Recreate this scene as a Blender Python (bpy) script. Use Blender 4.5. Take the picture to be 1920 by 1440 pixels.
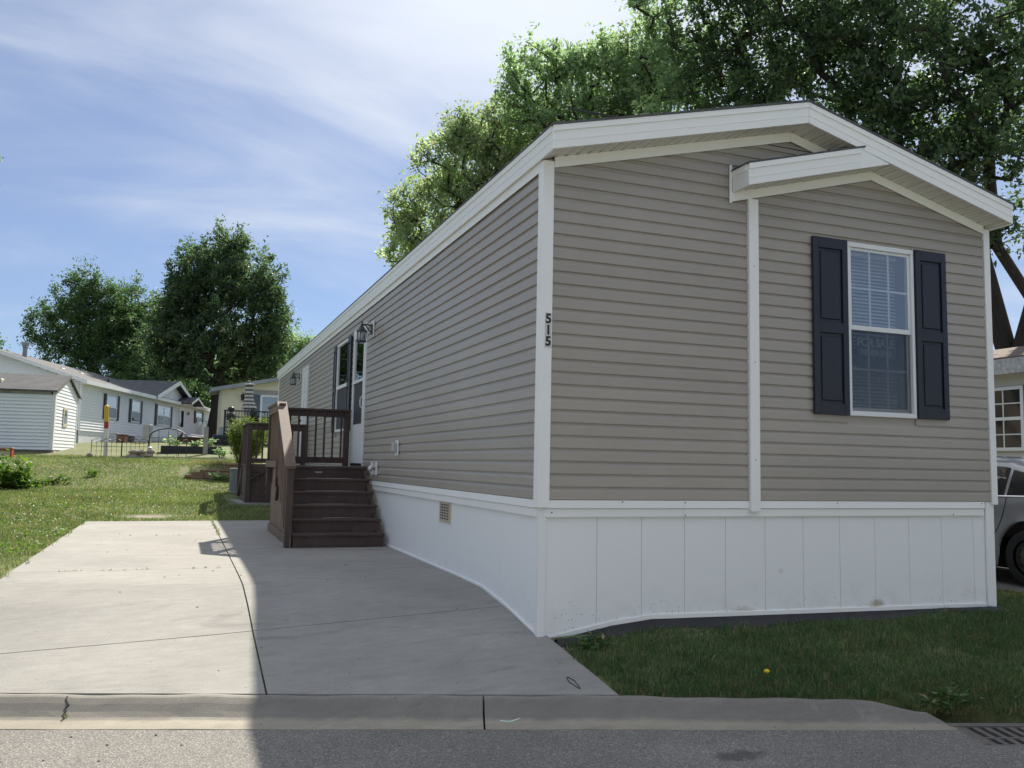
import bpy, bmesh, math, random
import numpy as np
from mathutils import Vector, Matrix
random.seed(7); RNG = np.random.default_rng(7)
SC = bpy.context.scene; COL = SC.collection
for o in list(bpy.data.objects): bpy.data.objects.remove(o)

# ------------------------------------------------------------------ camera
cam = bpy.data.cameras.new("camera"); camo = bpy.data.objects.new("camera", cam); COL.objects.link(camo)
cam.sensor_width = 36.0; cam.lens = 1603.76/1920*36; cam.clip_start = 0.05; cam.clip_end = 3000
CR = Vector((0.9328306, -0.35977699, 0.0196872)); CU = Vector((-0.05207272, -0.08054597, 0.99538976)); CF = Vector((0.35653261, 0.9295552, 0.09387031))
camo.matrix_world = Matrix(((CR.x, CU.x, -CF.x, -2.630), (CR.y, CU.y, -CF.y, -6.205), (CR.z, CU.z, -CF.z, 0.267), (0, 0, 0, 1)))
SC.camera = camo
# ------------------------------------------------------------------ sun and sky
SUN = Vector((0.50, 1.0, 1.0)).normalized()
EL = math.asin(SUN.z); AZ = math.atan2(SUN.x, SUN.y)
sl = bpy.data.lights.new("sun", 'SUN'); sl.energy = 2.75; sl.angle = math.radians(0.6); sl.color = (1.0, 0.93, 0.80)
so = bpy.data.objects.new("sun", sl); COL.objects.link(so); so.rotation_euler = SUN.to_track_quat('Z', 'Y').to_euler(); so.location = (10, 20, 40)
W = bpy.data.worlds.new("World"); SC.world = W; W.use_nodes = True
nt = W.node_tree; nt.nodes.clear()
def N(t, typ, **k):
    n = t.nodes.new(typ)
    for a, b in k.items():
        if a.startswith('_'): n.inputs[int(a[1:])].default_value = b
        else: setattr(n, a, b)
    return n
def L(t, a, b): t.links.new(a, b)
def MATH(t, op, a, b=None, c=None, clamp=False):
    n = N(t, 'ShaderNodeMath', operation=op, use_clamp=clamp)
    for i, v in enumerate((a, b, c)):
        if v is None: continue
        if isinstance(v, (int, float)): n.inputs[i].default_value = v
        else: L(t, v, n.inputs[i])
    return n.outputs[0]
def RAMP(t, fac, stops, interp='LINEAR'):
    r = N(t, 'ShaderNodeValToRGB'); r.color_ramp.interpolation = interp
    el = r.color_ramp.elements
    while len(el) < len(stops): el.new(0.5)
    for e, (p, c) in zip(el, stops): e.position = p; e.color = (*c, 1) if len(c) == 3 else c
    L(t, fac, r.inputs[0]); return r.outputs[0]
def MIX(t, fac, a, b, mode='MIX'):
    n = N(t, 'ShaderNodeMix', data_type='RGBA', blend_type=mode)
    for s, v in ((n.inputs[0], fac), (n.inputs[6], a), (n.inputs[7], b)):
        if isinstance(v, (int, float)): s.default_value = v
        elif isinstance(v, tuple): s.default_value = (*v, 1) if len(v) == 3 else v
        else: L(t, v, s)
    return n.outputs[2]
tc = N(nt, 'ShaderNodeTexCoord')
sky = N(nt, 'ShaderNodeTexSky', sky_type='NISHITA', sun_disc=False, sun_elevation=EL, sun_rotation=AZ, altitude=200, air_density=1.0, dust_density=0.25, ozone_density=3.0)
L(nt, tc.outputs['Generated'], sky.inputs[0])
sp = N(nt, 'ShaderNodeSeparateXYZ'); L(nt, tc.outputs['Generated'], sp.inputs[0])
zz = MATH(nt, 'ADD', MATH(nt, 'MAXIMUM', sp.outputs[2], 0.0), 0.16)
px = MATH(nt, 'DIVIDE', sp.outputs[0], zz); py = MATH(nt, 'DIVIDE', sp.outputs[1], zz)
cv = N(nt, 'ShaderNodeCombineXYZ'); L(nt, px, cv.inputs[0]); L(nt, py, cv.inputs[1])
mp = N(nt, 'ShaderNodeMapping'); mp.inputs['Rotation'].default_value = (0, 0, math.radians(-62)); mp.inputs['Scale'].default_value = (0.8, 1.7, 1); mp.inputs['Location'].default_value = (3.1, 1.7, 0)
L(nt, cv.outputs[0], mp.inputs[0])
n1 = N(nt, 'ShaderNodeTexNoise'); n1.inputs['Scale'].default_value = 0.9; n1.inputs['Detail'].default_value = 7; n1.inputs['Roughness'].default_value = 0.55; n1.inputs['Distortion'].default_value = 1.1
L(nt, mp.outputs[0], n1.inputs['Vector'])
n2 = N(nt, 'ShaderNodeTexNoise'); n2.inputs['Scale'].default_value = 0.75; n2.inputs['Detail'].default_value = 4
L(nt, cv.outputs[0], n2.inputs['Vector'])
dt = N(nt, 'ShaderNodeVectorMath', operation='DOT_PRODUCT'); L(nt, tc.outputs['Generated'], dt.inputs[0]); dt.inputs[1].default_value = SUN
dsun = MATH(nt, 'MAXIMUM', dt.outputs['Value'], 0.0)
near = MATH(nt, 'POWER', dsun, 9.0)
hi = N(nt, 'ShaderNodeMapRange', interpolation_type='SMOOTHSTEP'); L(nt, sp.outputs[2], hi.inputs[0]); hi.inputs[1].default_value = 0.40; hi.inputs[2].default_value = 0.82; hi.inputs[3].default_value = 0.0; hi.inputs[4].default_value = 0.52
base = MATH(nt, 'ADD', MATH(nt, 'MULTIPLY', n1.outputs[0], 0.74), MATH(nt, 'MULTIPLY', n2.outputs[0], 0.76))
base = MATH(nt, 'ADD', MATH(nt, 'ADD', base, hi.outputs[0]), MATH(nt, 'MULTIPLY', near, 0.36))
cl = N(nt, 'ShaderNodeMapRange', interpolation_type='SMOOTHSTEP'); L(nt, base, cl.inputs[0]); cl.inputs[1].default_value = 0.66; cl.inputs[2].default_value = 1.22; cl.inputs[3].default_value = 0.25; cl.inputs[4].default_value = 0.96
glow = MATH(nt, 'ADD', 4.3, MATH(nt, 'MULTIPLY', MATH(nt, 'POWER', dsun, 14.0), 1.2))
cc = N(nt, 'ShaderNodeVectorMath', operation='SCALE'); cc.inputs[0].default_value = (0.92, 0.98, 1.10); L(nt, glow, cc.inputs['Scale'])
skc = MIX(nt, 1.0, sky.outputs[0], (0.295, 0.37, 0.475), 'MULTIPLY')
wc = MIX(nt, cl.outputs[0], skc, cc.outputs[0])
bg = N(nt, 'ShaderNodeBackground'); bg.inputs[1].default_value = 0.062; L(nt, wc, bg.inputs[0])
wo = N(nt, 'ShaderNodeOutputWorld'); L(nt, bg.outputs[0], wo.inputs[0])
SC.view_settings.view_transform = 'Standard'; SC.view_settings.look = 'None'; SC.view_settings.exposure = 1.66; SC.view_settings.gamma = 1.0
SC.view_settings.use_curve_mapping = False
SC.render.engine = 'CYCLES'
SC.cycles.transparent_max_bounces = 16; SC.cycles.max_bounces = 8

# ------------------------------------------------------------------ materials
MT = {}
def newmat(name):
    m = bpy.data.materials.new(name); m.use_nodes = True; t = m.node_tree; t.nodes.clear()
    out = N(t, 'ShaderNodeOutputMaterial'); p = N(t, 'ShaderNodeBsdfPrincipled'); L(t, p.outputs[0], out.inputs[0])
    geo = N(t, 'ShaderNodeNewGeometry'); MT[name] = m
    return m, t, p, geo, out
def noise(t, vec, scale, detail=4, rough=0.55, mapping=None, dist=0.0):
    n = N(t, 'ShaderNodeTexNoise'); n.inputs['Scale'].default_value = scale; n.inputs['Detail'].default_value = detail; n.inputs['Roughness'].default_value = rough; n.inputs['Distortion'].default_value = dist
    if mapping:
        m = N(t, 'ShaderNodeMapping'); m.inputs['Scale'].default_value = mapping; L(t, vec, m.inputs[0]); L(t, m.outputs[0], n.inputs['Vector'])
    else: L(t, vec, n.inputs['Vector'])
    return n.outputs[0]
def bump(t, p, h, strength=0.3, dist=0.01):
    b = N(t, 'ShaderNodeBump'); b.inputs['Strength'].default_value = strength; b.inputs['Distance'].default_value = dist
    L(t, h, b.inputs['Height']); L(t, b.outputs[0], p.inputs['Normal']); return b
def mk(name, c1, c2=None, scale=4.0, rough=0.6, bmp=0.0, bscale=40.0, metal=0.0, mapping=None, spec=0.5, detail=5, island=0.0):
    m, t, p, g, o = newmat(name)
    c2 = c2 or tuple(v*0.88 for v in c1)
    f = noise(t, g.outputs['Position'], scale, detail, 0.6, mapping)
    col = RAMP(t, f, [(0.3, c1), (0.7, c2)])
    if island:
        r = RAMP(t, g.outputs['Random Per Island'], [(0, (1-island,)*3), (1, (1+island,)*3)]); col = MIX(t, 1.0, col, r, 'MULTIPLY')
    L(t, col, p.inputs['Base Color']); p.inputs['Roughness'].default_value = rough; p.inputs['Metallic'].default_value = metal
    p.inputs['Specular IOR Level'].default_value = spec
    if bmp: bump(t, p, noise(t, g.outputs['Position'], bscale, 5, 0.6, mapping), bmp)
    return m
# vinyl siding with faint wood grain embossing and a little grime
def vinyl(name, c, var=0.06, rough=0.42):
    m, t, p, g, o = newmat(name)
    f = noise(t, g.outputs['Position'], 0.8, 5, 0.6); f2 = noise(t, g.outputs['Position'], 60, 3, 0.5, (0.25, 0.25, 3.0))
    col = RAMP(t, f, [(0.3, tuple(v*(1-var) for v in c)), (0.7, tuple(v*(1+var) for v in c))])
    oi = N(t, 'ShaderNodeObjectInfo'); r = RAMP(t, oi.outputs['Random'], [(0, (0.965,)*3), (1, (1.035,)*3)])
    L(t, MIX(t, 1.0, col, r, 'MULTIPLY'), p.inputs['Base Color'])
    p.inputs['Roughness'].default_value = rough
    wav = noise(t, g.outputs['Position'], 1.6, 2, 0.5)
    h = MATH(t, 'ADD', MATH(t, 'MULTIPLY', f2, 0.25), MATH(t, 'MULTIPLY', wav, 6.0))
    bump(t, p, h, 0.35, 0.003)
    return m
vinyl('siding', (0.372, 0.334, 0.292), 0.06, 0.36); vinyl('trim', (0.87, 0.87, 0.85), 0.02, 0.4)
vinyl('grey_siding', (0.80, 0.81, 0.83), 0.04, 0.5); vinyl('white_siding', (0.76, 0.78, 0.80), 0.04, 0.5); vinyl('shed_siding', (0.78, 0.81, 0.84), 0.04, 0.5)
vinyl('yellow_siding', (0.74, 0.70, 0.50), 0.04, 0.6); vinyl('old_siding', (0.52, 0.51, 0.46), 0.08, 0.6)
# skirting: white vinyl with splash dirt near the ground
def skirtmat():
    m, t, p, g, o = newmat('skirt')
    s = N(t, 'ShaderNodeSeparateXYZ'); L(t, g.outputs['Position'], s.inputs[0])
    low = N(t, 'ShaderNodeMapRange'); L(t, s.outputs[2], low.inputs[0]); low.inputs[1].default_value = -0.62; low.inputs[2].default_value = -1.02
    low.inputs[3].default_value = 0.0; low.inputs[4].default_value = 1.0
    v = N(t, 'ShaderNodeTexVoronoi'); v.inputs['Scale'].default_value = 34; v.inputs['Randomness'].default_value = 1; L(t, g.outputs['Position'], v.inputs['Vector'])
    spot = MATH(t, 'LESS_THAN', v.outputs['Distance'], 0.17)
    big = noise(t, g.outputs['Position'], 3.2, 3, 0.6)
    sel = MATH(t, 'GREATER_THAN', MATH(t, 'ADD', big, MATH(t, 'MULTIPLY', low.outputs[0], 0.22)), 0.60)
    rnd = N(t, 'ShaderNodeSeparateColor'); L(t, v.outputs['Color'], rnd.inputs[0])
    keep = MATH(t, 'LESS_THAN', rnd.outputs[0], 0.5)
    f = MATH(t, 'MULTIPLY', MATH(t, 'MULTIPLY', spot, sel), MATH(t, 'MULTIPLY', keep, low.outputs[0]), clamp=True)
    st = noise(t, g.outputs['Position'], 5.0, 6, 0.7)
    grime = MATH(t, 'MULTIPLY', low.outputs[0], RAMP(t, st, [(0.48, (0, 0, 0)), (0.75, (0.45,)*3)]))
    col = MIX(t, grime, (0.87, 0.875, 0.87), (0.60, 0.58, 0.50))
    def blot(cx, cz, sx, sz, colr, amt, cc):
        mpp = N(t, 'ShaderNodeMapping'); mpp.inputs['Location'].default_value = (-cx*sx, 0, -cz*sz); mpp.inputs['Scale'].default_value = (sx, 0, sz); L(t, g.outputs['Position'], mpp.inputs[0])
        ln = N(t, 'ShaderNodeVectorMath', operation='LENGTH'); L(t, mpp.outputs[0], ln.inputs[0]); dd = MATH(t, 'ADD', ln.outputs['Value'], MATH(t, 'MULTIPLY', noise(t, g.outputs['Position'], 22, 5, 0.7), 0.9))
        return MIX(t, RAMP(t, dd, [(0.65, (amt,)*3), (1.25, (0, 0, 0))]), cc, colr)
    col = blot(3.36, -.93, 5, 11, (0.34, 0.33, 0.20), 0.75, col); col = blot(2.30, -.61, 16, 22, (0.45, 0.46, 0.46), 0.35, col); col = blot(1.9, -.93, 4, 14, (0.42, 0.40, 0.33), 0.5, col); col = blot(.62, -1.0, 5, 12, (0.45, 0.43, 0.38), 0.4, col)
    # scuffs
    sc = noise(t, g.outputs['Position'], 9, 2, 0.5, (0.5, 0.5, 3.5))
    col = MIX(t, RAMP(t, sc, [(0.71, (0, 0, 0)), (0.76, (0.28,)*3)]), col, (0.48, 0.49, 0.5))
    col = MIX(t, MATH(t, 'MULTIPLY', f, 0.8), col, (0.10, 0.09, 0.07)); L(t, col, p.inputs['Base Color']); p.inputs['Roughness'].default_value = 0.38
    wav = noise(t, g.outputs['Position'], 2.2, 2, 0.5); bump(t, p, wav, 0.5, 0.012)
skirtmat()
def soffitmat():
    m, t, p, g, o = newmat('soffit')
    v = N(t, 'ShaderNodeTexVoronoi'); v.inputs['Scale'].default_value = 75; v.inputs['Randomness'].default_value = 0.12; L(t, g.outputs['Position'], v.inputs['Vector'])
    holes = MATH(t, 'LESS_THAN', v.outputs['Distance'], 0.33)
    col = MIX(t, MATH(t, 'MULTIPLY', holes, 0.55), (0.80, 0.78, 0.73), (0.25, 0.24, 0.22)); L(t, col, p.inputs['Base Color']); p.inputs['Roughness'].default_value = 0.5
soffitmat()
def shingle(name, c1, c2, scale=3.2):
    m, t, p, g, o = newmat(name)
    tcn = N(t, 'ShaderNodeTexCoord')
    b = N(t, 'ShaderNodeTexBrick'); b.inputs['Scale'].default_value = scale; b.inputs['Color1'].default_value = (*c1, 1); b.inputs['Color2'].default_value = (*c2, 1); b.inputs['Mortar'].default_value = (*(v*0.5 for v in c1), 1)
    b.inputs['Mortar Size'].default_value = 0.012; L(t, tcn.outputs['Object'], b.inputs[0])
    f = noise(t, g.outputs['Position'], 55, 3); col = MIX(t, 0.5, b.outputs[0], RAMP(t, f, [(0.3, tuple(v*0.6 for v in c1)), (0.7, tuple(v*1.4 for v in c2))]))
    f2 = noise(t, g.outputs['Position'], 2.0, 4); col = MIX(t, 1.0, col, RAMP(t, f2, [(0.3, (0.8,)*3), (0.7, (1.15,)*3)]), 'MULTIPLY')
    L(t, col, p.inputs['Base Color']); p.inputs['Roughness'].default_value = 0.9; bump(t, p, f, 0.5, 0.01)
shingle('shingle', (0.075, 0.075, 0.08), (0.11, 0.11, 0.115)); shingle('shingle_brown', (0.10, 0.07, 0.055), (0.16, 0.115, 0.09))
def woodmat(name, c1, c2):
    m, t, p, g, o = newmat(name)
    tcn = N(t, 'ShaderNodeTexCoord')
    f = noise(t, tcn.outputs['Object'], 6, 6, 0.65, (1, 1, 0.25), 0.8); f2 = noise(t, g.outputs['Position'], 1.5, 3)
    col = RAMP(t, f, [(0.3, c1), (0.72, c2)]); oi = N(t, 'ShaderNodeObjectInfo')
    col = MIX(t, 1.0, col, RAMP(t, oi.outputs['Random'], [(0, (0.85,)*3), (1, (1.15,)*3)]), 'MULTIPLY')
    col = MIX(t, RAMP(t, f2, [(0.5, (0, 0, 0)), (0.8, (0.3,)*3)]), col, tuple(min(1, v*1.9) for v in c2))
    L(t, col, p.inputs['Base Color']); p.inputs['Roughness'].default_value = 0.62; bump(t, p, f, 0.35, 0.004)
woodmat('brown_wood', (0.056, 0.034, 0.030), (0.085, 0.054, 0.045)); woodmat('bounce_lit_wood', (0.125, 0.080, 0.056), (0.185, 0.125, 0.090)); woodmat('grey_wood', (0.27, 0.26, 0.25), (0.36, 0.35, 0.33)); woodmat('red_wood', (0.14, 0.06, 0.04), (0.2, 0.09, 0.06))  # lighter copy of the step wood: sky and driveway bounce painted into its colour
woodmat('black_wood', (0.016, 0.016, 0.02), (0.026, 0.026, 0.03))
def concretemat(name, c, dark, crack=False):
    m, t, p, g, o = newmat(name)
    pos = g.outputs['Position']
    f = noise(t, pos, 0.9, 8, 0.62); f2 = noise(t, pos, 5, 6, 0.7, (1, 2.6, 1)); f3 = noise(t, pos, 160, 2, 0.5); f4 = noise(t, pos, 2.0, 4, 0.6, (0.5, 1.9, 1), 1.2)
    col = RAMP(t, f, [(0.3, tuple(v*0.86 for v in c)), (0.7, tuple(v*1.10 for v in c))])
    col = MIX(t, 1.0, col, RAMP(t, f2, [(0.3, (0.88,)*3), (0.7, (1.08,)*3)]), 'MULTIPLY')
    col = MIX(t, 1.0, col, RAMP(t, f3, [(0.25, (0.80,)*3), (0.6, (1.08,)*3)]), 'MULTIPLY')
    col = MIX(t, RAMP(t, f4, [(0.57, (0, 0, 0)), (0.78, (0.62,)*3)]), col, dark)
    v = N(t, 'ShaderNodeTexVoronoi'); v.inputs['Scale'].default_value = 7.0; L(t, pos, v.inputs['Vector'])
    col = MIX(t, MATH(t, 'MULTIPLY', MATH(t, 'LESS_THAN', v.outputs['Distance'], 0.045), 0.7), col, tuple(q*0.35 for q in dark))
    L(t, col, p.inputs['Base Color']); p.inputs['Roughness'].default_value = 0.85; p.inputs['Specular IOR Level'].default_value = 0.3
    bump(t, p, MATH(t, 'ADD', f3, MATH(t, 'MULTIPLY', f2, 0.6)), 0.28, 0.006)
concretemat('concrete', (0.295, 0.284, 0.262), (0.165, 0.158, 0.147)); concretemat('kerb_concrete', (0.255, 0.24, 0.21), (0.13, 0.12, 0.105))
def kerbmat():
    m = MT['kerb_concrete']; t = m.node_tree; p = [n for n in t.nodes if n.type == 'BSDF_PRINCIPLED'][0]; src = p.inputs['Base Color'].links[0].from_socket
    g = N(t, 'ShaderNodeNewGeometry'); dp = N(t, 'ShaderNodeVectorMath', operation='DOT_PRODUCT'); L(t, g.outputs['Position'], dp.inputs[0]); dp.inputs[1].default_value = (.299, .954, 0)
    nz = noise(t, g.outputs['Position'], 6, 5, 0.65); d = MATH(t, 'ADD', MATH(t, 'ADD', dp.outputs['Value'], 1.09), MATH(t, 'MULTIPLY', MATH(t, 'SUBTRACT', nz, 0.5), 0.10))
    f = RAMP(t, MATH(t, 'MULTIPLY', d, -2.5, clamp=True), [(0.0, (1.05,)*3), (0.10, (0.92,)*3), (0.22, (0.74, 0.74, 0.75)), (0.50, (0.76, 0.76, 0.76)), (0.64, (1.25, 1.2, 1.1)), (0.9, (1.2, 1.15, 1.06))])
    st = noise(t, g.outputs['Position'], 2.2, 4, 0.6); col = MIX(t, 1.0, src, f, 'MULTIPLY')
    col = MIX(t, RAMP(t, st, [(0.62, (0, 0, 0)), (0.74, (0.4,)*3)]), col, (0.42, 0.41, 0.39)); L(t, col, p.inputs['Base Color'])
kerbmat()
concretemat('foundation', (0.36, 0.33, 0.28), (0.15, 0.14, 0.12))
def asphaltmat():
    m, t, p, g, o = newmat('asphalt'); pos = g.outputs['Position']
    v = N(t, 'ShaderNodeTexVoronoi'); v.inputs['Scale'].default_value = 130; L(t, pos, v.inputs['Vector'])
    r = N(t, 'ShaderNodeSeparateColor'); L(t, v.outputs['Color'], r.inputs[0])
    col = RAMP(t, r.outputs[0], [(0.0, (0.125, 0.12, 0.11)), (0.6, (0.195, 0.186, 0.172)), (0.88, (0.245, 0.23, 0.21)), (1.0, (0.35, 0.33, 0.295))])
    f = noise(t, pos, 1.1, 6, 0.6); col = MIX(t, 1.0, col, RAMP(t, f, [(0.3, (0.82,)*3), (0.7, (1.12,)*3)]), 'MULTIPLY')
    # oil stain on the roadway
    mp_ = N(t, 'ShaderNodeMapping'); mp_.inputs['Location'].default_value = (-0.33, 2.12, 0); L(t, pos, mp_.inputs[0])
    ln = N(t, 'ShaderNodeVectorMath', operation='LENGTH'); sc_ = N(t, 'ShaderNodeVectorMath', operation='MULTIPLY'); sc_.inputs[1].default_value = (2.6, 6.0, 0); L(t, mp_.outputs[0], sc_.inputs[0]); L(t, sc_.outputs[0], ln.inputs[0])
    d = MATH(t, 'ADD', ln.outputs['Value'], MATH(t, 'MULTIPLY', noise(t, pos, 9, 4), 0.9))
    col = MIX(t, RAMP(t, d, [(0.70, (0.6,)*3), (1.0, (0, 0, 0))]), col, (0.035, 0.034, 0.033))
    L(t, col, p.inputs['Base Color']); p.inputs['Roughness'].default_value = 0.88; p.inputs['Specular IOR Level'].default_value = 0.3
    bump(t, p, v.outputs['Distance'], 0.6, 0.006)
asphaltmat()
def groundmat():
    m, t, p, g, o = newmat('ground'); pos = g.outputs['Position']
    f = noise(t, pos, 0.7, 6, 0.65); f2 = noise(t, pos, 14, 4, 0.7)
    col = RAMP(t, f, [(0.28, (0.085, 0.115, 0.035)), (0.5, (0.13, 0.15, 0.055)), (0.72, (0.21, 0.19, 0.095))])
    col = MIX(t, 1.0, col, RAMP(t, f2, [(0.3, (0.6,)*3), (0.7, (1.25,)*3)]), 'MULTIPLY')
    # bare dirt patch by the slab end
    mp_ = N(t, 'ShaderNodeMapping'); mp_.inputs['Location'].default_value = (3.15, -11.25, 0); L(t, pos, mp_.inputs[0])
    sc_ = N(t, 'ShaderNodeVectorMath', operation='MULTIPLY'); sc_.inputs[1].default_value = (1.6, 2.2, 0); L(t, mp_.outputs[0], sc_.inputs[0])
    ln = N(t, 'ShaderNodeVectorMath', operation='LENGTH'); L(t, sc_.outputs[0], ln.inputs[0])
    d = MATH(t, 'ADD', ln.outputs['Value'], MATH(t, 'MULTIPLY', noise(t, pos, 5, 4), 0.8))
    col = MIX(t, RAMP(t, d, [(0.7, (0.9,)*3), (1.3, (0, 0, 0))]), col, (0.27, 0.23, 0.18))
    L(t, col, p.inputs['Base Color']); p.inputs['Roughness'].default_value = 0.95; bump(t, p, f2, 0.8, 0.03)
groundmat()
def leafmat(name, stops, trans=0.45, rough=0.5, spec=0.35, tint=(1.0, 1.15, 0.72), noise_scale=0.55):
    m, t, p, g, o = newmat(name)
    col = RAMP(t, g.outputs['Random Per Island'], stops)
    f = noise(t, g.outputs['Position'], noise_scale, 3); col = MIX(t, 1.0, col, RAMP(t, f, [(0.3, (0.72,)*3), (0.7, (1.25,)*3)]), 'MULTIPLY')
    L(t, col, p.inputs['Base Color']); p.inputs['Roughness'].default_value = rough; p.inputs['Specular IOR Level'].default_value = spec
    tr = N(t, 'ShaderNodeBsdfTranslucent'); L(t, MIX(t, 1.0, col, tint, 'MULTIPLY'), tr.inputs[0])
    mx = N(t, 'ShaderNodeMixShader'); mx.inputs[0].default_value = trans; L(t, p.outputs[0], mx.inputs[1]); L(t, tr.outputs[0], mx.inputs[2]); L(t, mx.outputs[0], o.inputs[0])
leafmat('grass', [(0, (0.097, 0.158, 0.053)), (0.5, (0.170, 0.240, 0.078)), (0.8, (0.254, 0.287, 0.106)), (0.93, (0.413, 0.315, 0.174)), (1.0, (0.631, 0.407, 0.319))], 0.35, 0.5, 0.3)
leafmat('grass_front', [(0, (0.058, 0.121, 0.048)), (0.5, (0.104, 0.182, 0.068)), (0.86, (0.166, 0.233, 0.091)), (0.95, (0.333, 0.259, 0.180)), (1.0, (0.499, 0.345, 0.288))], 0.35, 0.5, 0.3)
leafmat('dry_grass', [(0, (0.16, 0.15, 0.05)), (1, (0.34, 0.29, 0.15))], 0.35)
leafmat('leaf_mid', [(0, (0.187, 0.278, 0.180)), (0.5, (0.290, 0.391, 0.246)), (1, (0.450, 0.523, 0.344))], 0.62)
leafmat('leaf_light', [(0, (0.236, 0.309, 0.188)), (0.5, (0.350, 0.429, 0.264)), (0.9, (0.486, 0.535, 0.367)), (1, (0.584, 0.433, 0.444))], 0.62)
leafmat('leaf_dark', [(0, (0.061, 0.103, 0.060)), (0.5, (0.097, 0.151, 0.086)), (1, (0.171, 0.225, 0.124))], 0.55)
leafmat('leaf_far', [(0, (0.060, 0.111, 0.054)), (0.5, (0.091, 0.155, 0.069)), (1, (0.130, 0.197, 0.091))], 0.50)
leafmat('leaf_bush', [(0, (0.06, 0.12, 0.02)), (0.6, (0.12, 0.21, 0.035)), (1, (0.19, 0.28, 0.05))], 0.45)
leafmat('leaf_weed', [(0, (0.084, 0.132, 0.024)), (0.6, (0.144, 0.204, 0.042)), (1, (0.228, 0.264, 0.072))], 0.4)
mk('bark', (0.048, 0.040, 0.035), (0.024, 0.021, 0.019), 9, 0.9, 0.9, 14, mapping=(1, 1, 0.25))
mk('navy', (0.011, 0.014, 0.030), (0.009, 0.012, 0.025), 3, 0.42, 0.12, 120, mapping=(1, 1, 0.15)); mk('far_shutter', (0.02, 0.022, 0.03), None, 3, 0.5)
mk('black_metal', (0.012, 0.012, 0.014), (0.018, 0.018, 0.02), 20, 0.45, 0.1, 90); mk('black_fabric', (0.022, 0.022, 0.026), (0.035, 0.034, 0.036), 3, 0.75, 0.5, 9)
mk('white_paint', (0.78, 0.79, 0.79), (0.73, 0.74, 0.74), 2, 0.42); mk('interior', (0.05, 0.05, 0.055), None, 2, 0.9); mk('blind', (0.72, 0.73, 0.74), None, 8, 0.5)
mk('screen', (0.035, 0.037, 0.042), (0.045, 0.047, 0.052), 4, 0.7); mk('cream_plastic', (0.62, 0.57, 0.42), None, 4, 0.5); mk('clear_plastic', (0.45, 0.47, 0.48), None, 30, 0.2)
mk('red_paint', (0.42, 0.03, 0.03), (0.33, 0.03, 0.03), 9, 0.5); mk('yellow_paint', (0.66, 0.42, 0.02), (0.56, 0.36, 0.03), 9, 0.5); mk('marker_white', (0.74, 0.72, 0.66), (0.62, 0.60, 0.53), 6, 0.5)
mk('block', (0.30, 0.195, 0.125), (0.20, 0.135, 0.09), 5, 0.95, 0.8, 30, island=0.1); mk('stone', (0.36, 0.29, 0.22), (0.22, 0.19, 0.15), 9, 0.9, 0.8, 25)
mk('steel_grey', (0.30, 0.33, 0.34), (0.24, 0.27, 0.28), 5, 0.5); mk('galvanised', (0.34, 0.35, 0.36), (0.24, 0.25, 0.26), 7, 0.45, metal=0.6); mk('iron', (0.10, 0.095, 0.09), (0.15, 0.13, 0.11), 12, 0.7, 0.3, 60); mk('pit', (0.01, 0.01, 0.01), None, 3, 0.9)
mk('teal', (0.02, 0.17, 0.22), None, 3, 0.5); mk('sign_navy', (0.012, 0.025, 0.075), None, 3, 0.5); mk('sign_text', (0.88, 0.88, 0.86), None, 3, 0.5); mk('number_black', (0.012, 0.013, 0.018), None, 3, 0.4)
mk('number_plate', (0.62, 0.62, 0.60), None, 8, 0.5); mk('tyre', (0.018, 0.018, 0.019), (0.026, 0.025, 0.024), 12, 0.8, 0.3, 60); mk('rim_black', (0.055, 0.05, 0.046), (0.09, 0.078, 0.066), 14, 0.5); mk('chrome', (0.85, 0.85, 0.85), None, 3, 0.12, metal=1.0)
mk('rubber', (0.02, 0.02, 0.02), None, 5, 0.7); mk('straw_green', (0.62, 0.78, 0.70), None, 5, 0.4); mk('petal_yellow', (0.75, 0.52, 0.02), None, 20, 0.6); mk('petal_white', (0.75, 0.74, 0.66), None, 20, 0.6)
mk('tail_red', (0.35, 0.01, 0.01), None, 5, 0.2); mk('soil', (0.05, 0.038, 0.028), (0.085, 0.065, 0.05), 8, 0.95, 0.8, 30); mk('gravel', (0.20, 0.19, 0.175), (0.12, 0.115, 0.105), 40, 0.95, 0.9, 50)
mk('old_paint', (0.55, 0.56, 0.57), (0.30, 0.29, 0.28), 14, 0.7, 0.4, 30); mk('copper', (0.35, 0.16, 0.09), None, 10, 0.5); mk('bulb', (0.7, 0.7, 0.66), None, 5, 0.3); mk('lamp_blue', (0.02, 0.05, 0.09), None, 5, 0.4)
m, t, p, g, o = newmat('stripe_fabric')
wv = N(t, 'ShaderNodeTexWave', bands_direction='Z'); wv.inputs['Scale'].default_value = 1.6; wv.inputs['Distortion'].default_value = 1.5; L(t, g.outputs['Position'], wv.inputs[0])
L(t, RAMP(t, wv.outputs['Fac'], [(0.45, (0.55, 0.54, 0.50)), (0.6, (0.10, 0.11, 0.12))]), p.inputs['Base Color']); p.inputs['Roughness'].default_value = 0.9
m, t, p, g, o = newmat('car_paint')
p.inputs['Base Color'].default_value = (0.33, 0.33, 0.34, 1); p.inputs['Metallic'].default_value = 0.35; p.inputs['Roughness'].default_value = 0.32; p.inputs['Coat Weight'].default_value = 1.0; p.inputs['Coat Roughness'].default_value = 0.04
f = noise(t, g.outputs['Position'], 900, 1); bump(t, p, f, 0.05, 0.001)
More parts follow.
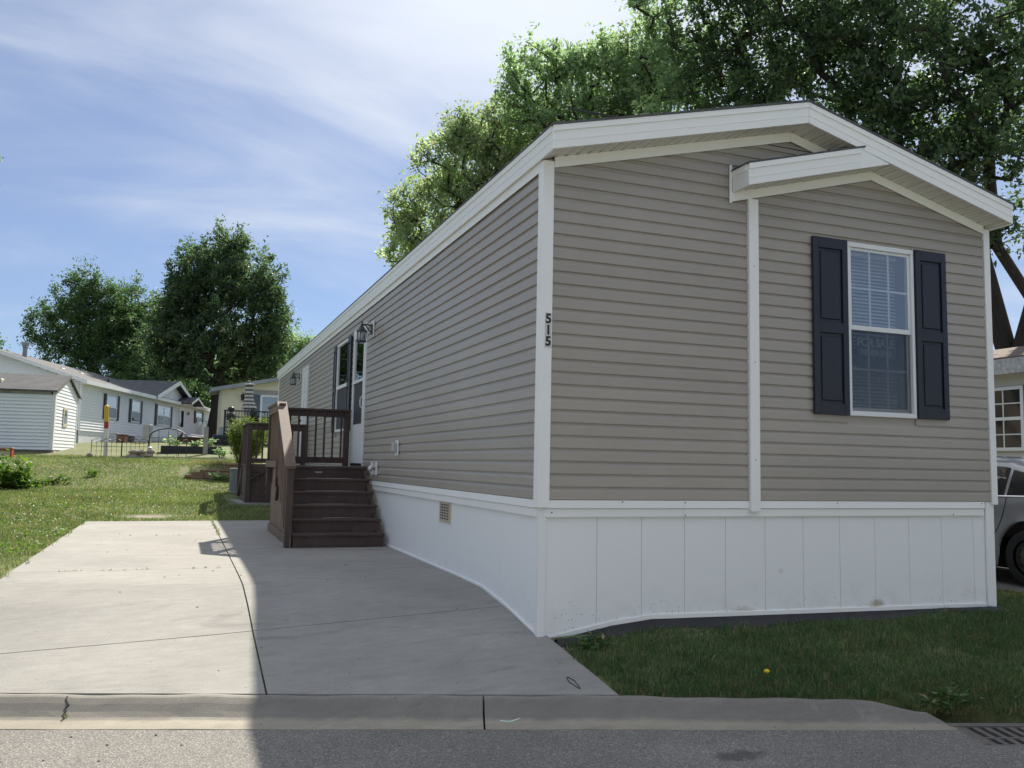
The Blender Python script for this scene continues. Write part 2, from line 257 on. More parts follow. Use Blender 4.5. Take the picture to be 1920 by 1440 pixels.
def glassmat(name, gain, base, tint=(0.8, 0.86, 0.88)):
    m = bpy.data.materials.new(name); m.use_nodes = True; t = m.node_tree; t.nodes.clear(); MT[name] = m
    o = N(t, 'ShaderNodeOutputMaterial'); gg = N(t, 'ShaderNodeNewGeometry'); dp = N(t, 'ShaderNodeVectorMath', operation='DOT_PRODUCT'); L(t, gg.outputs['Incoming'], dp.inputs[0]); L(t, gg.outputs['True Normal'], dp.inputs[1])
    sch = MATH(t, 'ADD', MATH(t, 'MULTIPLY', MATH(t, 'POWER', MATH(t, 'SUBTRACT', 1.0, MATH(t, 'ABSOLUTE', dp.outputs['Value'])), 5.0), 0.92), 0.05)
    a = MATH(t, 'ADD', MATH(t, 'MULTIPLY', sch, gain), base, clamp=True)
    tr = N(t, 'ShaderNodeBsdfTransparent'); tr.inputs[0].default_value = (*tint, 1); gl = N(t, 'ShaderNodeBsdfGlossy'); gl.inputs['Roughness'].default_value = 0.015
    g = N(t, 'ShaderNodeNewGeometry'); b = N(t, 'ShaderNodeBump'); b.inputs['Strength'].default_value = 0.06; b.inputs['Distance'].default_value = 0.01
    L(t, noise(t, g.outputs['Position'], 2.5, 1), b.inputs['Height']); L(t, b.outputs[0], gl.inputs['Normal'])
    mx = N(t, 'ShaderNodeMixShader'); L(t, a, mx.inputs[0]); L(t, tr.outputs[0], mx.inputs[1]); L(t, gl.outputs[0], mx.inputs[2]); L(t, mx.outputs[0], o.inputs[0])
glassmat('glass', 1.2, 0.15, (0.90, 0.93, 0.94)); glassmat('dark_glass', 1.6, 0.03, (0.12, 0.13, 0.14)); glassmat('screen_mesh', 0.4, 0.0, (0.72, 0.72, 0.73))

# ------------------------------------------------------------------ helpers
OFF = {}
def tag(o, label=None, cat=None, group=None, kind=None):
    if label: o['label'] = label
    if cat: o['category'] = cat
    if group: o['group'] = group
    if kind: o['kind'] = kind
    return o
def empty(name, loc, label, cat, group=None, rz=0.0):
    o = bpy.data.objects.new(name, None); COL.objects.link(o); o.location = loc; o.rotation_euler.z = rz; o.empty_display_size = 0.2
    OFF[o.name] = Vector(loc) if rz == 0 else Vector((0, 0, 0))
    return tag(o, label, cat, group)
def link(o, parent):
    COL.objects.link(o)
    if parent is not None:
        o.parent = parent; OFF[o.name] = OFF[parent.name]
    else: OFF[o.name] = Vector((0, 0, 0))
    return o
def rotv(v, rot):
    return rot @ Vector(v)
class MB:
    def __init__(s): s.v = []; s.f = []
    def add(s, vs, fs):
        b = len(s.v); s.v += [tuple(q) for q in vs]; s.f += [tuple(i+b for i in f) for f in fs]; return s
    def box(s, x0, x1, y0, y1, z0, z1):
        return s.add([(x0, y0, z0), (x1, y0, z0), (x1, y1, z0), (x0, y1, z0), (x0, y0, z1), (x1, y0, z1), (x1, y1, z1), (x0, y1, z1)],
                     [(0, 3, 2, 1), (4, 5, 6, 7), (0, 1, 5, 4), (1, 2, 6, 5), (2, 3, 7, 6), (3, 0, 4, 7)])
    def prism(s, poly, axis, a, b):
        """poly: 2D points; extruded along axis from a to b. axis y: (x,z); axis x: (y,z); axis z: (x,y)"""
        def P(q, h): return {'y': (q[0], h, q[1]), 'x': (h, q[0], q[1]), 'z': (q[0], q[1], h)}[axis]
        n = len(poly); vs = [P(q, a) for q in poly]+[P(q, b) for q in poly]
        fs = [tuple(range(n)), tuple(range(2*n-1, n-1, -1))]+[(i, i+n, (i+1) % n+n, (i+1) % n) for i in range(n)]
        return s.add(vs, fs)
    def bar(s, p, q, w, h, up=(0, 0, 1)):
        p, q = Vector(p), Vector(q); d = (q-p).normalized(); u = Vector(up)
        if abs(d.dot(u)) > 0.99: u = Vector((0, 1, 0))
        r = d.cross(u).normalized(); u = r.cross(d).normalized(); vs = []
        for e in (p, q):
            for a, b in ((-1, -1), (1, -1), (1, 1), (-1, 1)): vs.append(e+r*(a*w/2)+u*(b*h/2))
        return s.add(vs, [(0, 1, 2, 3), (7, 6, 5, 4), (0, 4, 5, 1), (1, 5, 6, 2), (2, 6, 7, 3), (3, 7, 4, 0)])
    def tube(s, pts, r, n=8, caps=True, closed=False):
        pts = [Vector(q) for q in pts]; rr = r if isinstance(r, (list, tuple)) else [r]*len(pts); b = len(s.v); k = len(pts); pr = None
        for i, p in enumerate(pts):
            a = pts[(i+1) % k] if (closed or i < k-1) else p; c = pts[i-1] if (closed or i > 0) else p
            d = (a-c).normalized()
            if pr is None: pr = d.orthogonal().normalized()
            else:
                pr = pr-d*pr.dot(d); pr = pr.normalized() if pr.length > 1e-6 else d.orthogonal().normalized()
            o = d.cross(pr)
            for j in range(n):
                t_ = 2*math.pi*j/n; s.v.append(tuple(p+(pr*math.cos(t_)+o*math.sin(t_))*rr[i]))
        for i in range(k if closed else k-1):
            i2 = (i+1) % k
            for j in range(n): s.f.append((b+i*n+j, b+i*n+(j+1) % n, b+i2*n+(j+1) % n, b+i2*n+j))
        if caps and not closed:
            s.f.append(tuple(b+j for j in range(n-1, -1, -1))); s.f.append(tuple(b+(k-1)*n+j for j in range(n)))
        return s
    def lathe(s, prof, c, n=16, axis='z', caps=True):
        b = len(s.v); k = len(prof)
        for r, h in prof:
            for j in range(n):
                t_ = 2*math.pi*j/n; x, y = r*math.cos(t_), r*math.sin(t_)
                s.v.append({'z': (c[0]+x, c[1]+y, c[2]+h), 'x': (c[0]+h, c[1]+x, c[2]+y), 'y': (c[0]+x, c[1]+h, c[2]+y)}[axis])
        for i in range(k-1):
            for j in range(n): s.f.append((b+i*n+j, b+i*n+(j+1) % n, b+(i+1)*n+(j+1) % n, b+(i+1)*n+j))
        if caps: s.f.append(tuple(b+j for j in range(n-1, -1, -1))); s.f.append(tuple(b+(k-1)*n+j for j in range(n)))
        return s
    def build(s, name, mat, parent=None, bev=0.0, smooth=False, seg=1):
        me = bpy.data.meshes.new(name); off = OFF[parent.name] if parent is not None else Vector((0, 0, 0))
        me.from_pydata([(q[0]-off.x, q[1]-off.y, q[2]-off.z) for q in s.v], [], s.f)
        bm = bmesh.new(); bm.from_mesh(me); bmesh.ops.recalc_face_normals(bm, faces=bm.faces)
        if bev: bmesh.ops.bevel(bm, geom=list(bm.edges), offset=bev, segments=seg, affect='EDGES', clamp_overlap=True)
        bm.to_mesh(me); bm.free()
        if smooth: me.polygons.foreach_set('use_smooth', [True]*len(me.polygons))
        me.materials.append(MT[mat]); o = bpy.data.objects.new(name, me); return link(o, parent)
def box(name, mat, parent, x0, x1, y0, y1, z0, z1, bev=0.0):
    return MB().box(min(x0, x1), max(x0, x1), min(y0, y1), max(y0, y1), min(z0, z1), max(z0, z1)).build(name, mat, parent, bev)
def fast_mesh(name, verts, tris, mat, parent=None, smooth=False):
    me = bpy.data.meshes.new(name); off = OFF[parent.name] if parent is not None else Vector((0, 0, 0))
    v = np.asarray(verts, np.float32)-np.array(off, np.float32); f = np.asarray(tris, np.int32); k = f.shape[1]
    me.vertices.add(len(v)); me.vertices.foreach_set('co', v.ravel()); me.loops.add(f.size); me.loops.foreach_set('vertex_index', f.ravel())
    me.polygons.add(len(f)); me.polygons.foreach_set('loop_start', np.arange(0, f.size, k, dtype=np.int32))
    if smooth: me.polygons.foreach_set('use_smooth', np.ones(len(f), bool))
    me.update(calc_edges=True); me.materials.append(MT[mat]); o = bpy.data.objects.new(name, me); return link(o, parent)
def inst(name, mesh, parent, loc, scale=(1, 1, 1), rot=(0, 0, 0)):
    o = bpy.data.objects.new(name, mesh); link(o, parent); o.location = Vector(loc)-OFF[parent.name]; o.scale = scale; o.rotation_euler = rot; return o
def copy_tree(o, parent=None):
    c = o.copy(); COL.objects.link(c); OFF[c.name] = Vector((0, 0, 0))
    if parent is not None: c.parent = parent
    for ch in o.children: copy_tree(ch, c)
    return c
def text(name, body, size, mat, parent, loc, rot, ext=0.002, bold=0.0, spacing=1.0):
    cu = bpy.data.curves.new(name, 'FONT'); cu.body = body; cu.size = size; cu.extrude = ext; cu.offset = bold; cu.align_x = 'CENTER'; cu.align_y = 'CENTER'; cu.space_character = spacing; cu.resolution_u = 3
    tmp = bpy.data.objects.new('tmp', cu); COL.objects.link(tmp); bpy.context.view_layer.update()
    me = bpy.data.meshes.new_from_object(tmp.evaluated_get(bpy.context.evaluated_depsgraph_get())); bpy.data.objects.remove(tmp)
    me.name = name; me.materials.clear(); me.materials.append(MT[mat]); o = bpy.data.objects.new(name, me); link(o, parent)
    o.location = Vector(loc)-OFF[parent.name]; o.rotation_euler = rot; return o
def sst(a, b, x):
    t_ = np.clip((np.asarray(x, float)-a)/(b-a), 0, 1); return t_*t_*(3-2*t_)

# ------------------------------------------------------------------ terrain
UD = np.array([0.954, -0.299]); ND = np.array([0.299, 0.954])
def dk(x, y): return .299*np.asarray(x, float)+.954*np.asarray(y, float)+1.09
def hd(x, y): return np.interp(dk(x, y), [0, 1.09, 1.73, 2.37, 3], [-1.2, -1.05, -.938, -.86, -.85])
def h(x, y):
    x = np.asarray(x, float); y = np.asarray(y, float); d = dk(x, y)
    z = np.interp(d, [-9, -8, -.05, 0, 1.09, 1.73, 2.37, 3], [-1.3, -1.5, -1.5, -1.22, -1.07, -.958, -.88, -.87])
    g_ = np.interp(y, [10.6, 13, 16, 18.5, 23.6, 27, 33, 40, 50, 120], [0, .15, .23, .28, .92, 1.12, 1.55, 1.88, 2.15, 2.5])
    z = z+g_*(1-.7*sst(2, 5, x)); z = z-np.interp(x, [1, 2.5, 4.8], [0, .1, .15])*sst(-.2, 1.2, d)
    b = sst(20.6, 20.9, y)*sst(-2.5, -2.2, x)*(1-sst(2, 5, x))
    z = z*(1-b)+np.maximum(z, 0.08)*b
    dip = sst(2.25, 2.5, x*.954-y*.299)*(1-sst(0.0, 0.5, d))*(d > -.6)*(d < .5)
    z = z-dip*0.10*(d > 0)
    und = 0.02*np.sin(x*1.7+y*.6)*np.sin(y*1.3-x*.4)*sst(3.5, 6, d)*sst(0.3, 1.5, np.maximum(np.abs(x+2.05)-2.1, y-10.5))
    return z+und
gx = np.concatenate([[-400, -200, -110], np.arange(-70, -16, 4), np.arange(-16, 12, 0.35), np.arange(12, 70, 4), [110, 200, 400]])
gy = np.concatenate([[-300, -120, -60], np.arange(-30, -4, 3.0), np.arange(-4, 32, 0.3), np.arange(32, 100, 4), [140, 220, 500]])
GX, GY = np.meshgrid(gx, gy); DD = dk(GX, GY); GZ = h(GX, GY)-0.25*(1-sst(-.02, .14, DD))*(DD > -1); nx = len(gx)
idx = np.arange(len(gy)-1)[:, None]*nx+np.arange(nx-1)[None, :]; idx = idx.ravel()
go = fast_mesh('ground', np.stack([GX.ravel(), GY.ravel(), GZ.ravel()], 1), np.stack([idx, idx+1, idx+nx+1, idx+nx], 1), 'ground', None, True); tag(go, 'green lawn ground around the mobile homes', None, None, 'structure')
def SD(s, d, z):  # street coordinates: along the kerb, away from the road
    p = UD*s+ND*(d-1.09); return (p[0], p[1], z)
st = MB()
for s0, s1, d1 in ((-120, 2.46, -.368), (2.46, 3.24, -.66), (3.24, 120, -.368)):
    st.add([SD(s0, -7.2, -1.304), SD(s1, -7.2, -1.304), SD(s1, d1, -1.304), SD(s0, d1, -1.304)], [(0, 1, 2, 3)])
tag(st.build('street', 'asphalt'), 'grey worn asphalt street in front of the driveway', None, None, 'structure')
# kerb: cast segments with a rolled face and gutter pan
kerb = empty('kerb', SD(0, 0, -1.33), 'rolled concrete kerb with gutter along the street', None); kerb['kind'] = 'structure'
PROF = [(0.0, -1.203), (-.03, -1.199), (-.06, -1.204), (-.11, -1.228), (-.16, -1.258), (-.205, -1.280), (-.24, -1.289), (-.37, -1.301)]
def kerbseg(s0, s1, taper=None, n=24):
    b = MB(); rows = []
    for i in range(n+1):
        s_ = s0+(s1-s0)*i/n; k = 1.0 if taper is None else float(1-sst(taper, s1, s_)); wob = 0.004*math.sin(s_*5.1)+0.003*math.sin(s_*13.7)
        drop = -0.018*float(sst(0.4, 2.0, s_))
        row = [SD(s_, d_, -1.303+(z_+1.303+drop)*k+wob*(1 if z_ > -1.27 else .2)) for d_, z_ in PROF]
        row += [SD(s_, -.37, -1.50), SD(s_, 0.0, -1.50)]; rows.append(row)
    m_ = len(rows[0])
    for r in rows: b.v += r
    for i in range(n):
        for j in range(m_): b.f.append((i*m_+j, i*m_+(j+1) % m_, (i+1)*m_+(j+1) % m_, (i+1)*m_+j))
    b.f.append(tuple(range(m_))); b.f.append(tuple(n*m_+j for j in range(m_-1, -1, -1)))
    return b
SJ = [-120, -30, -9.2, -5.9, -0.447]
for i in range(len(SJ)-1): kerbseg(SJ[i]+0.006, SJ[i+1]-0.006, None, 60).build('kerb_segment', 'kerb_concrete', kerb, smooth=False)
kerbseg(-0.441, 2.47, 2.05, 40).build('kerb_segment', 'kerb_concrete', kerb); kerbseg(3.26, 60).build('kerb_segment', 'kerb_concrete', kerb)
ck = [(-3.203, -0.183, -1.202), (-3.207, -0.217, -1.212), (-3.197, -0.245, -1.224), (-3.185, -0.27, -1.235), (-3.203, -0.286, -1.248), (-3.194, -0.312, -1.26), (-3.207, -0.337, -1.274), (-3.194, -0.371, -1.284), (-3.21, -0.399, -1.291)]
b = MB()
for i in range(len(ck)-1): b.bar((ck[i][0], ck[i][1], ck[i][2]-.004), (ck[i+1][0], ck[i+1][1], ck[i+1][2]-.004), .007, .014)
b.build('crack', 'pit', kerb)
# storm drain grate at the kerb end
gr = empty('storm_drain_grate', SD(2.85, -.46, -1.33), 'slotted iron storm drain grate beside the tapered kerb end', 'drain grate')
def sdbox(b, s0, s1, d0, d1, z0, z1):
    c = [SD(s0, d0, z0), SD(s1, d0, z0), SD(s1, d1, z0), SD(s0, d1, z0), SD(s0, d0, z1), SD(s1, d0, z1), SD(s1, d1, z1), SD(s0, d1, z1)]
    return b.add(c, [(0, 3, 2, 1), (4, 5, 6, 7), (0, 1, 5, 4), (1, 2, 6, 5), (2, 3, 7, 6), (3, 0, 4, 7)])
sdbox(MB(), 2.44, 3.26, -.68, -.20, -1.52, -1.46).build('pit_floor', 'pit', gr)
b = MB(); sdbox(b, 2.46, 3.24, -.665, -.63, -1.46, -1.307); sdbox(b, 2.46, 3.24, -.30, -.24, -1.46, -1.300); sdbox(b, 2.46, 2.51, -.631, -.299, -1.46, -1.304); sdbox(b, 3.19, 3.24, -.631, -.299, -1.46, -1.304); sdbox(b, 2.509, 3.191, -.52, -.50, -1.38, -1.306)
b.build('frame', 'iron', gr)
for i in range(9):
    s_ = 2.515+i*0.077; b = MB(); sdbox(b, s_, s_+0.037, -.632, -.298, -1.38, -1.308); b.build('bar', 'iron', gr)
# far side kerb of the street
b = MB(); sdbox(b, -120, 120, -7.5, -7.2, -1.5, -1.25); tag(b.build('kerb_opposite', 'kerb_concrete'), 'concrete kerb on the far side of the street', None, None, 'structure')

# ------------------------------------------------------------------ driveway slabs
drv = empty('driveway', (-2.05, 4.5, -0.87), 'pale concrete driveway of jointed slabs beside the mobile home', None); drv['kind'] = 'structure'
def slab(x0, x1, ya, yb, name='slab'):
    """ya,yb: functions of x"""
    nxs, nys = max(2, int((x1-x0)/0.25)), 22; v = []; f = []
    for j in range(nys+1):
        for i in range(nxs+1):
            x = x0+(x1-x0)*i/nxs; y = ya(x)+(yb(x)-ya(x))*j/nys; v.append((x, y, float(hd(x, y))))
    k = nxs+1
    for j in range(nys):
        for i in range(nxs): f.append((j*k+i, j*k+i+1, (j+1)*k+i+1, (j+1)*k+i))
    ring = [i for i in range(k)]+[j*k+nxs for j in range(1, nys+1)]+[nys*k+i for i in range(nxs-1, -1, -1)]+[j*k for j in range(nys-1, 0, -1)]
    b0 = len(v)
    for r_ in ring: v.append((v[r_][0], v[r_][1], v[r_][2]-0.11))
    for i in range(len(ring)):
        a, c = i, (i+1) % len(ring); f.append((ring[a], b0+a, b0+c, ring[c]))
    return MB().add(v, f).build(name, 'concrete', drv)
kl = lambda x: (0.012-1.09-.299*x)/.954
G_ = 0.006
for x0, x1 in ((-4.10, -2.05-G_), (-2.05+G_, 0.085)):
    slab(x0, x1, kl, lambda x: 0.73-G_)
    slab(x0, min(x1, -0.002), lambda x: 0.73+G_, lambda x: 3.22-G_*.6); slab(x0, min(x1, -0.002), lambda x: 3.22+G_*.6, lambda x: 7.27-G_*.4); slab(x0, min(x1, -0.002), lambda x: 7.27+G_*.4, lambda x: 10.42+.03*x)

# ------------------------------------------------------------------ the mobile home
WD, HT, LN = 4.84, 2.73, 19.97; OH = 0.278
home = empty('mobile_home', (0, 0, -1.05), 'taupe vinyl sided mobile home with white trim and skirting beside the driveway', 'mobile home')
def zr(x): return 3.531-.25*abs(x-2.42)
def zm(x): return 2.877+.264*(x-1.775)
E_ = 0.1016
bp = [(0.0, 0.002), (-0.0165, 0.0), (-0.0195, 0.0025), (-0.0180, 0.066), (-0.0150, 0.074), (-0.0085, 0.081), (-0.0060, 0.088), (-0.0050, E_+0.004), (0.0, E_+0.004)]
bd = MB(); n_ = len(bp); bd.v = [(0, y, z) for y, z in bp]+[(1, y, z) for y, z in bp]
bd.f = [(i, i+1, n_+i+1, n_+i) for i in range(n_-1)]+[tuple(range(n_)), tuple(range(2*n_-1, n_-1, -1))]
tmp = bd.build('siding_board', 'siding'); BOARD = tmp.data; bpy.data.objects.remove(tmp)
# front wall: backing sheet shaped like the gable with the window opening
WX0, WX1, WZ0, WZ1 = 3.045, 3.850, 0.775, 2.398
b = MB(); t_ = 0.06
def fw(x0, x1, z0, top):
    pts = [(x0, z0), (x1, z0), (x1, top(x1)), *([(2.42, top(2.42))] if x0 < 2.42 < x1 else []), (x0, top(x0))]; b.prism(pts, 'y', 0.0, t_)
top = lambda x: zr(x)-.19
fw(0.0, WX0, -.02, top); fw(WX0, WX1, -.02, lambda x: WZ0); fw(WX0, WX1, WZ1, top); fw(WX1, WD, -.02, top)
fwall = b.build('front_wall', 'siding', home)
lwall = box('left_wall', 'siding', home, 0.0, 0.06, 0.062, LN, -.02, 2.735); rwall = box('right_wall', 'siding', home, WD-.06, WD, 0.062, LN, -.02, 2.735)
b = MB(); b.prism([(0.062, -.02), (WD-.062, -.02), (WD-.062, top(WD-.062)), (2.42, top(2.42)), (0.062, top(0.062))], 'y', LN-.06, LN-.001); bwall = b.build('back_wall', 'siding', home)
box('floor_deck', 'interior', home, 0.07, WD-.07, 0.07, LN-.07, 0.0, 0.05); box('partition', 'interior', home, 0.07, WD-.07, 3.0, 3.05, 0.05, 2.72)
box('ceiling_board', 'interior', home, 0.07, WD-.07, 0.07, LN-.07, 2.69, 2.715)
k = 0
while k*E_ < 3.24:
    z0 = k*E_; runs = []
    xl, xr = 0.06, WD-.045
    if z0+.235 > zr(0.06): xl = max(xl, 2.42-(3.531-.235-z0)/.25); xr = min(xr, 2.42+(3.531-.235-z0)/.25)
    if z0 < 2.74: runs = [(xl, 1.96), (2.03, xr)]
    else: runs = [(xl, xr)]
    for a, c in runs:
        segs = [(a, c)]
        if a < WX1 and c > WX0 and z0+E_ > WZ0 and z0 < WZ1: segs = [(a, WX0-.005), (WX1+.005, c)]
        for p_, q_ in segs:
            if q_-p_ > 0.1: inst('siding_board', BOARD, fwall, (p_, 0, z0), (q_-p_, 1, 1))
    k += 1
# left side courses, broken where the window and doors stand, with staggered laps
OPEN = [(6.93, 8.00, 0.20, 2.38), (8.43, 9.60, 0.79, 2.395), (13.52, 14.55, 0.20, 2.44)]
rs = random.Random(3)
for k in range(26):
    z0 = k*E_; seg = [(0.058, LN-.07)]
    for a, c, zl, zh in OPEN:
        if z0+E_*.8 > zl and z0+E_*.2 < zh:
            ns = []
            for p_, q_ in seg:
                if p_ < a < q_: ns += [(p_, a), (c, q_)]
                else: ns.append((p_, q_))
            seg = ns
    lap = [3.1+(k//2*1.37) % 2.6, 11.0+(k//2*1.9) % 2.2, 17.2]
    for p_, q_ in seg:
        pts = [p_]+[l for l in lap if p_+.4 < l < q_-.4]+[q_]
        for i in range(len(pts)-1):
            o = inst('siding_board', BOARD, lwall, (0.0005*(i % 2), pts[i+1]+(0.02 if i < len(pts)-2 else 0), z0), (pts[i+1]-pts[i]+(0.02 if i < len(pts)-2 else 0), 1+0.12*(i % 2), 1), (0, 0, -math.pi/2))
# corner and middle posts
def post(x0, x1, y0, y1, z0, z1): return box('corner_post', 'trim', home, x0, x1, y0, y1, z0, z1, 0.003)
b = MB(); b.prism([(-.028, -.032), (.070, -.032), (.070, -.001), (-.001, -.001), (-.001, .066), (-.028, .066)], 'z', -.062, 2.722); b.build('corner_post', 'trim', home, 0.003)
b = MB(); b.prism([(WD+.028, -.032), (WD-.052, -.032), (WD-.052, -.001), (WD+.001, -.001), (WD+.001, .066), (WD+.028, .066)], 'z', -.03, 2.722); b.build('corner_post', 'trim', home, 0.003)
b = MB(); b.prism([(-.028, LN+.028), (.088, LN+.028), (.088, LN+.001), (-.001, LN+.001), (-.001, LN-.088), (-.028, LN-.088)], 'z', -.062, 2.722); b.build('corner_post', 'trim', home, 0.003)
b = MB(); b.box(1.947, 2.049, -.046, -.001, -.095, 2.66); cp = b.build('centre_post', 'trim', home, 0.003)
for z in (0.35, 1.2, 2.05): MB().lathe([(0.005, 0), (0.005, -.003)], (1.998, -.0465, z), 8, 'y').build('screw', 'galvanised', cp)
# friezes
def sloped(x0, x1, f, lo, hi, y0, y1, name, mat, bev=0.0):
    b = MB(); b.prism([(x0, f(x0)+lo), (x1, f(x1)+lo), (x1, f(x1)+hi), (x0, f(x0)+hi)], 'y', y0, y1); return b.build(name, mat, home, bev)
sloped(0.071, 2.419, zr, -.275, -.187, -.036, -.0235, 'frieze_board', 'trim', .002); sloped(2.421, 3.3, zr, -.275, -.187, -.036, -.0235, 'frieze_board', 'trim', .002)
XP = 3.335
sloped(1.775, XP, zm, -.268, -.186, -.041, -.037, 'frieze_board', 'trim', .001); sloped(XP+.002, WD-.053, zr, -.272, -.187, -.036, -.0235, 'frieze_board', 'trim', .002)
box('frieze_board', 'trim', home, -.030, -.024, 0.067, LN-.09, 2.637, 2.722, .002)
# rake fascia, drip edge
def rake(x0, x1, f, name='rake_fascia', y=-OH):
    o = sloped(x0, x1, f, -.19, -.048, y, y+.02, name, 'trim', .002)
    o2 = sloped(x0, x1, f, -.05, 0.0, y-.009, y+.022, 'drip_edge', 'trim', .002); sloped(x0, x1, f, -.125, -.120, y-.003, y+.001, 'fascia_rib', 'trim')
rake(-.055, 2.419, zr); rake(2.421, WD+.055, zr); rake(1.775, 2.995, zm)
b = MB(); b.prism([(2.995, zm(2.995)-.05), (2.995, zm(2.995)-.19), (3.34, zm(3.34)-.19), (3.0, zr(3.0)-.19)], 'y', -OH+.001, -OH+.019); b.build('rake_fascia', 'trim', home)
# mini gable left return
b = MB(); b.prism([(-OH+.021, 2.687), (-.042, 2.687), (-.042, 2.827), (-OH+.021, 2.827)], 'x', 1.775, 1.793); b.build('return_fascia', 'trim', home, .002)
b = MB(); b.prism([(-OH+.023, 2.825), (-.042, 2.825), (-.042, 2.877), (-OH+.023, 2.877)], 'x', 1.767, 1.793); b.build('drip_edge', 'trim', home, .002)
b = MB(); b.prism([(1.752, 2.595), (1.774, 2.595), (1.774, 2.945), (1.752, 2.935)], 'y', -.0425, -.0235); b.build('end_board', 'trim', home, .002)
# little roof of the false gable
b = MB(); b.prism([(1.762, zm(1.762)+.001), (3.05, zm(3.05)+.001), (3.05, zm(3.05)+.016), (1.762, zm(1.762)+.016)], 'y', -OH-.012, -.018); b.build('gable_shingles', 'shingle', home)
# eave fascia on the long sides
for sx, nm in ((-1, 'l'), (1, 'r')):
    xa = -.055 if sx < 0 else WD+.055
    box('eave_fascia', 'trim', home, xa, xa-sx*.018, -OH+.021, LN+OH, 2.7175, 2.862, .002); box('drip_edge', 'trim', home, xa+sx*.009, xa-sx*.018, -OH+.021, LN+OH, 2.8605, 2.910, .002)
    box('eave_soffit', 'soffit', home, xa-sx*.019, (-.001 if sx < 0 else WD+.001), .03, LN+OH, 2.7235, 2.7335)
    box('fascia_rib', 'trim', home, xa+sx*.003, xa-sx*.001, -OH+.03, LN+OH, 2.787, 2.792)
# main roof
b = MB(); b.prism([(-.068, zr(-.068)+.001), (2.42, 3.532), (WD+.068, zr(WD+.068)+.001), (WD+.068, zr(WD+.068)+.017), (2.42, 3.550), (-.068, zr(-.068)+.017)], 'y', -OH-.016, LN+OH+.02); roof = b.build('roof', 'shingle', home)
for y in (4.5, 11): MB().lathe([(0.045, 0), (0.045, .32), (0.05, .33)], (3.3, y, 3.3), 10).build('vent_pipe', 'white_paint', roof)
# vented soffit strips under the rakes
sp_ = MB(); prf = []
for i in range(3): prf += [(i*.1016, 0.0), (i*.1016+.004, .014), (i*.1016+.020, .014), (i*.1016+.024, 0)]
prf += [(.3048, 0)]; n_ = len(prf)
sp_.v = [(x, 0, z) for x, z in prf]+[(x, .255, z) for x, z in prf]; sp_.f = [(i, i+1, n_+i+1, n_+i) for i in range(n_-1)]
tmp = sp_.build('soffit_panel', 'soffit'); SOF = tmp.data; bpy.data.objects.remove(tmp)
sof = box('soffit_backing', 'interior', home, 0.2, 4.6, -.02, -.001, 3.19, 3.20)
def soffit(x0, x1, f):
    n = max(1, round((x1-x0)/.296)); w = (x1-x0)/n
    for i in range(n):
        xa = x0+i*w; za, zb = f(xa)-.1865, f(xa+w)-.1865; ln = math.hypot(w, zb-za)
        inst('soffit_panel', SOF, sof, (xa, -OH+.0205, za), (ln/.3048, 1, 1), (0, -math.atan2(zb-za, w), 0))
soffit(-.05, 2.42, zr); soffit(2.42, 3.36, zr); soffit(1.795, XP+.02, zm); soffit(XP+.02, WD+.05, zr)
# skirting
skt = box('skirting_frame', 'steel_grey', home, .05, WD-.05, .05, LN-.05, -1.35, -.03)
FB = lambda x: float(np.interp(x, [0, .146, .647, 1.006, 2.488, 4.9], [-1.09, -1.072, -.982, -.948, -.968, -1.0]))
SB = lambda y: float(np.interp(y, [0, .67, 1.34, 2.1, 5.4, 12, 20], [-1.055, -.938, -.860, -.852, -.850, -.83, -.60]))
x = 0.105
xs = [0.03]+[0.51+.4065*i for i in range(11)]+[WD-.03]
xs = [v for v in xs if v < WD-.15]+[WD-.03]
for a, c in zip(xs[:-1], xs[1:]):
    MB().prism([(a+.0016, FB(a)), (c-.0016, FB(c)), (c-.0016, -.11), (a+.0016, -.11)], 'y', .014, .020).build('skirting_panel', 'skirt', skt, .001)
y = 0.03
while y < LN-.05:
    e = min(y+.4065, LN-.03); MB().prism([(y+.0012, SB(y)), (e-.0012, SB(e)), (e-.0012, -.10), (y+.0012, -.10)], 'x', .014, .020).build('skirting_panel', 'skirt', skt, .001); y += .4065
box('skirting_panel', 'skirt', skt, WD-.02, WD-.014, .03, LN-.03, -1.2, -.11)
prt = [(-.022, -.004), (-.026, -.06), (-.026, -.065), (-.014, -.075), (-.014, -.135), (.012, -.135), (.012, -.004)]
for a, c in ((.034, 1.3), (1.302, 4.70)): MB().prism([(q[0]+.004, q[1]) for q in prt], 'x', a, c).build('skirting_cap', 'trim', skt)
for a, c in ((.034, 1.93), (1.934, LN-.03)): MB().prism([(q[0]+.004, q[1]) for q in prt], 'y', a, c).build('skirting_cap', 'trim', skt)
b = MB(); b.prism([(-.004, -.004), (.060, -.004), (.060, .012), (.012, .012), (.012, .060), (-.004, .060)], 'z', -1.085, -.062); b.build('skirting_corner', 'trim', skt, .003)
b = MB(); b.prism([(WD-.006, -.008), (WD-.115, -.008), (WD-.115, .012), (WD-.022, .012), (WD-.022, .060), (WD-.006, .060)], 'z', -1.02, -.004); b.build('skirting_corner', 'trim', skt, .003)
def track(pts, f, axis, hh=.032):
    for a, c in zip(pts[:-1], pts[1:]):
        pl = [(a, f(a)-.012), (c-.001, f(c)-.012), (c-.001, f(c)+hh-.012), (a, f(a)+hh-.012)]; MB().prism(pl, axis, .002, .0135).build('ground_track', 'trim', skt, .001)
track([.065, .647, 1.006, 2.488, WD-.12], FB, 'y', .036); track([.065, .67, 1.34, 2.11, 5.4, 12, 19.9], SB, 'x')
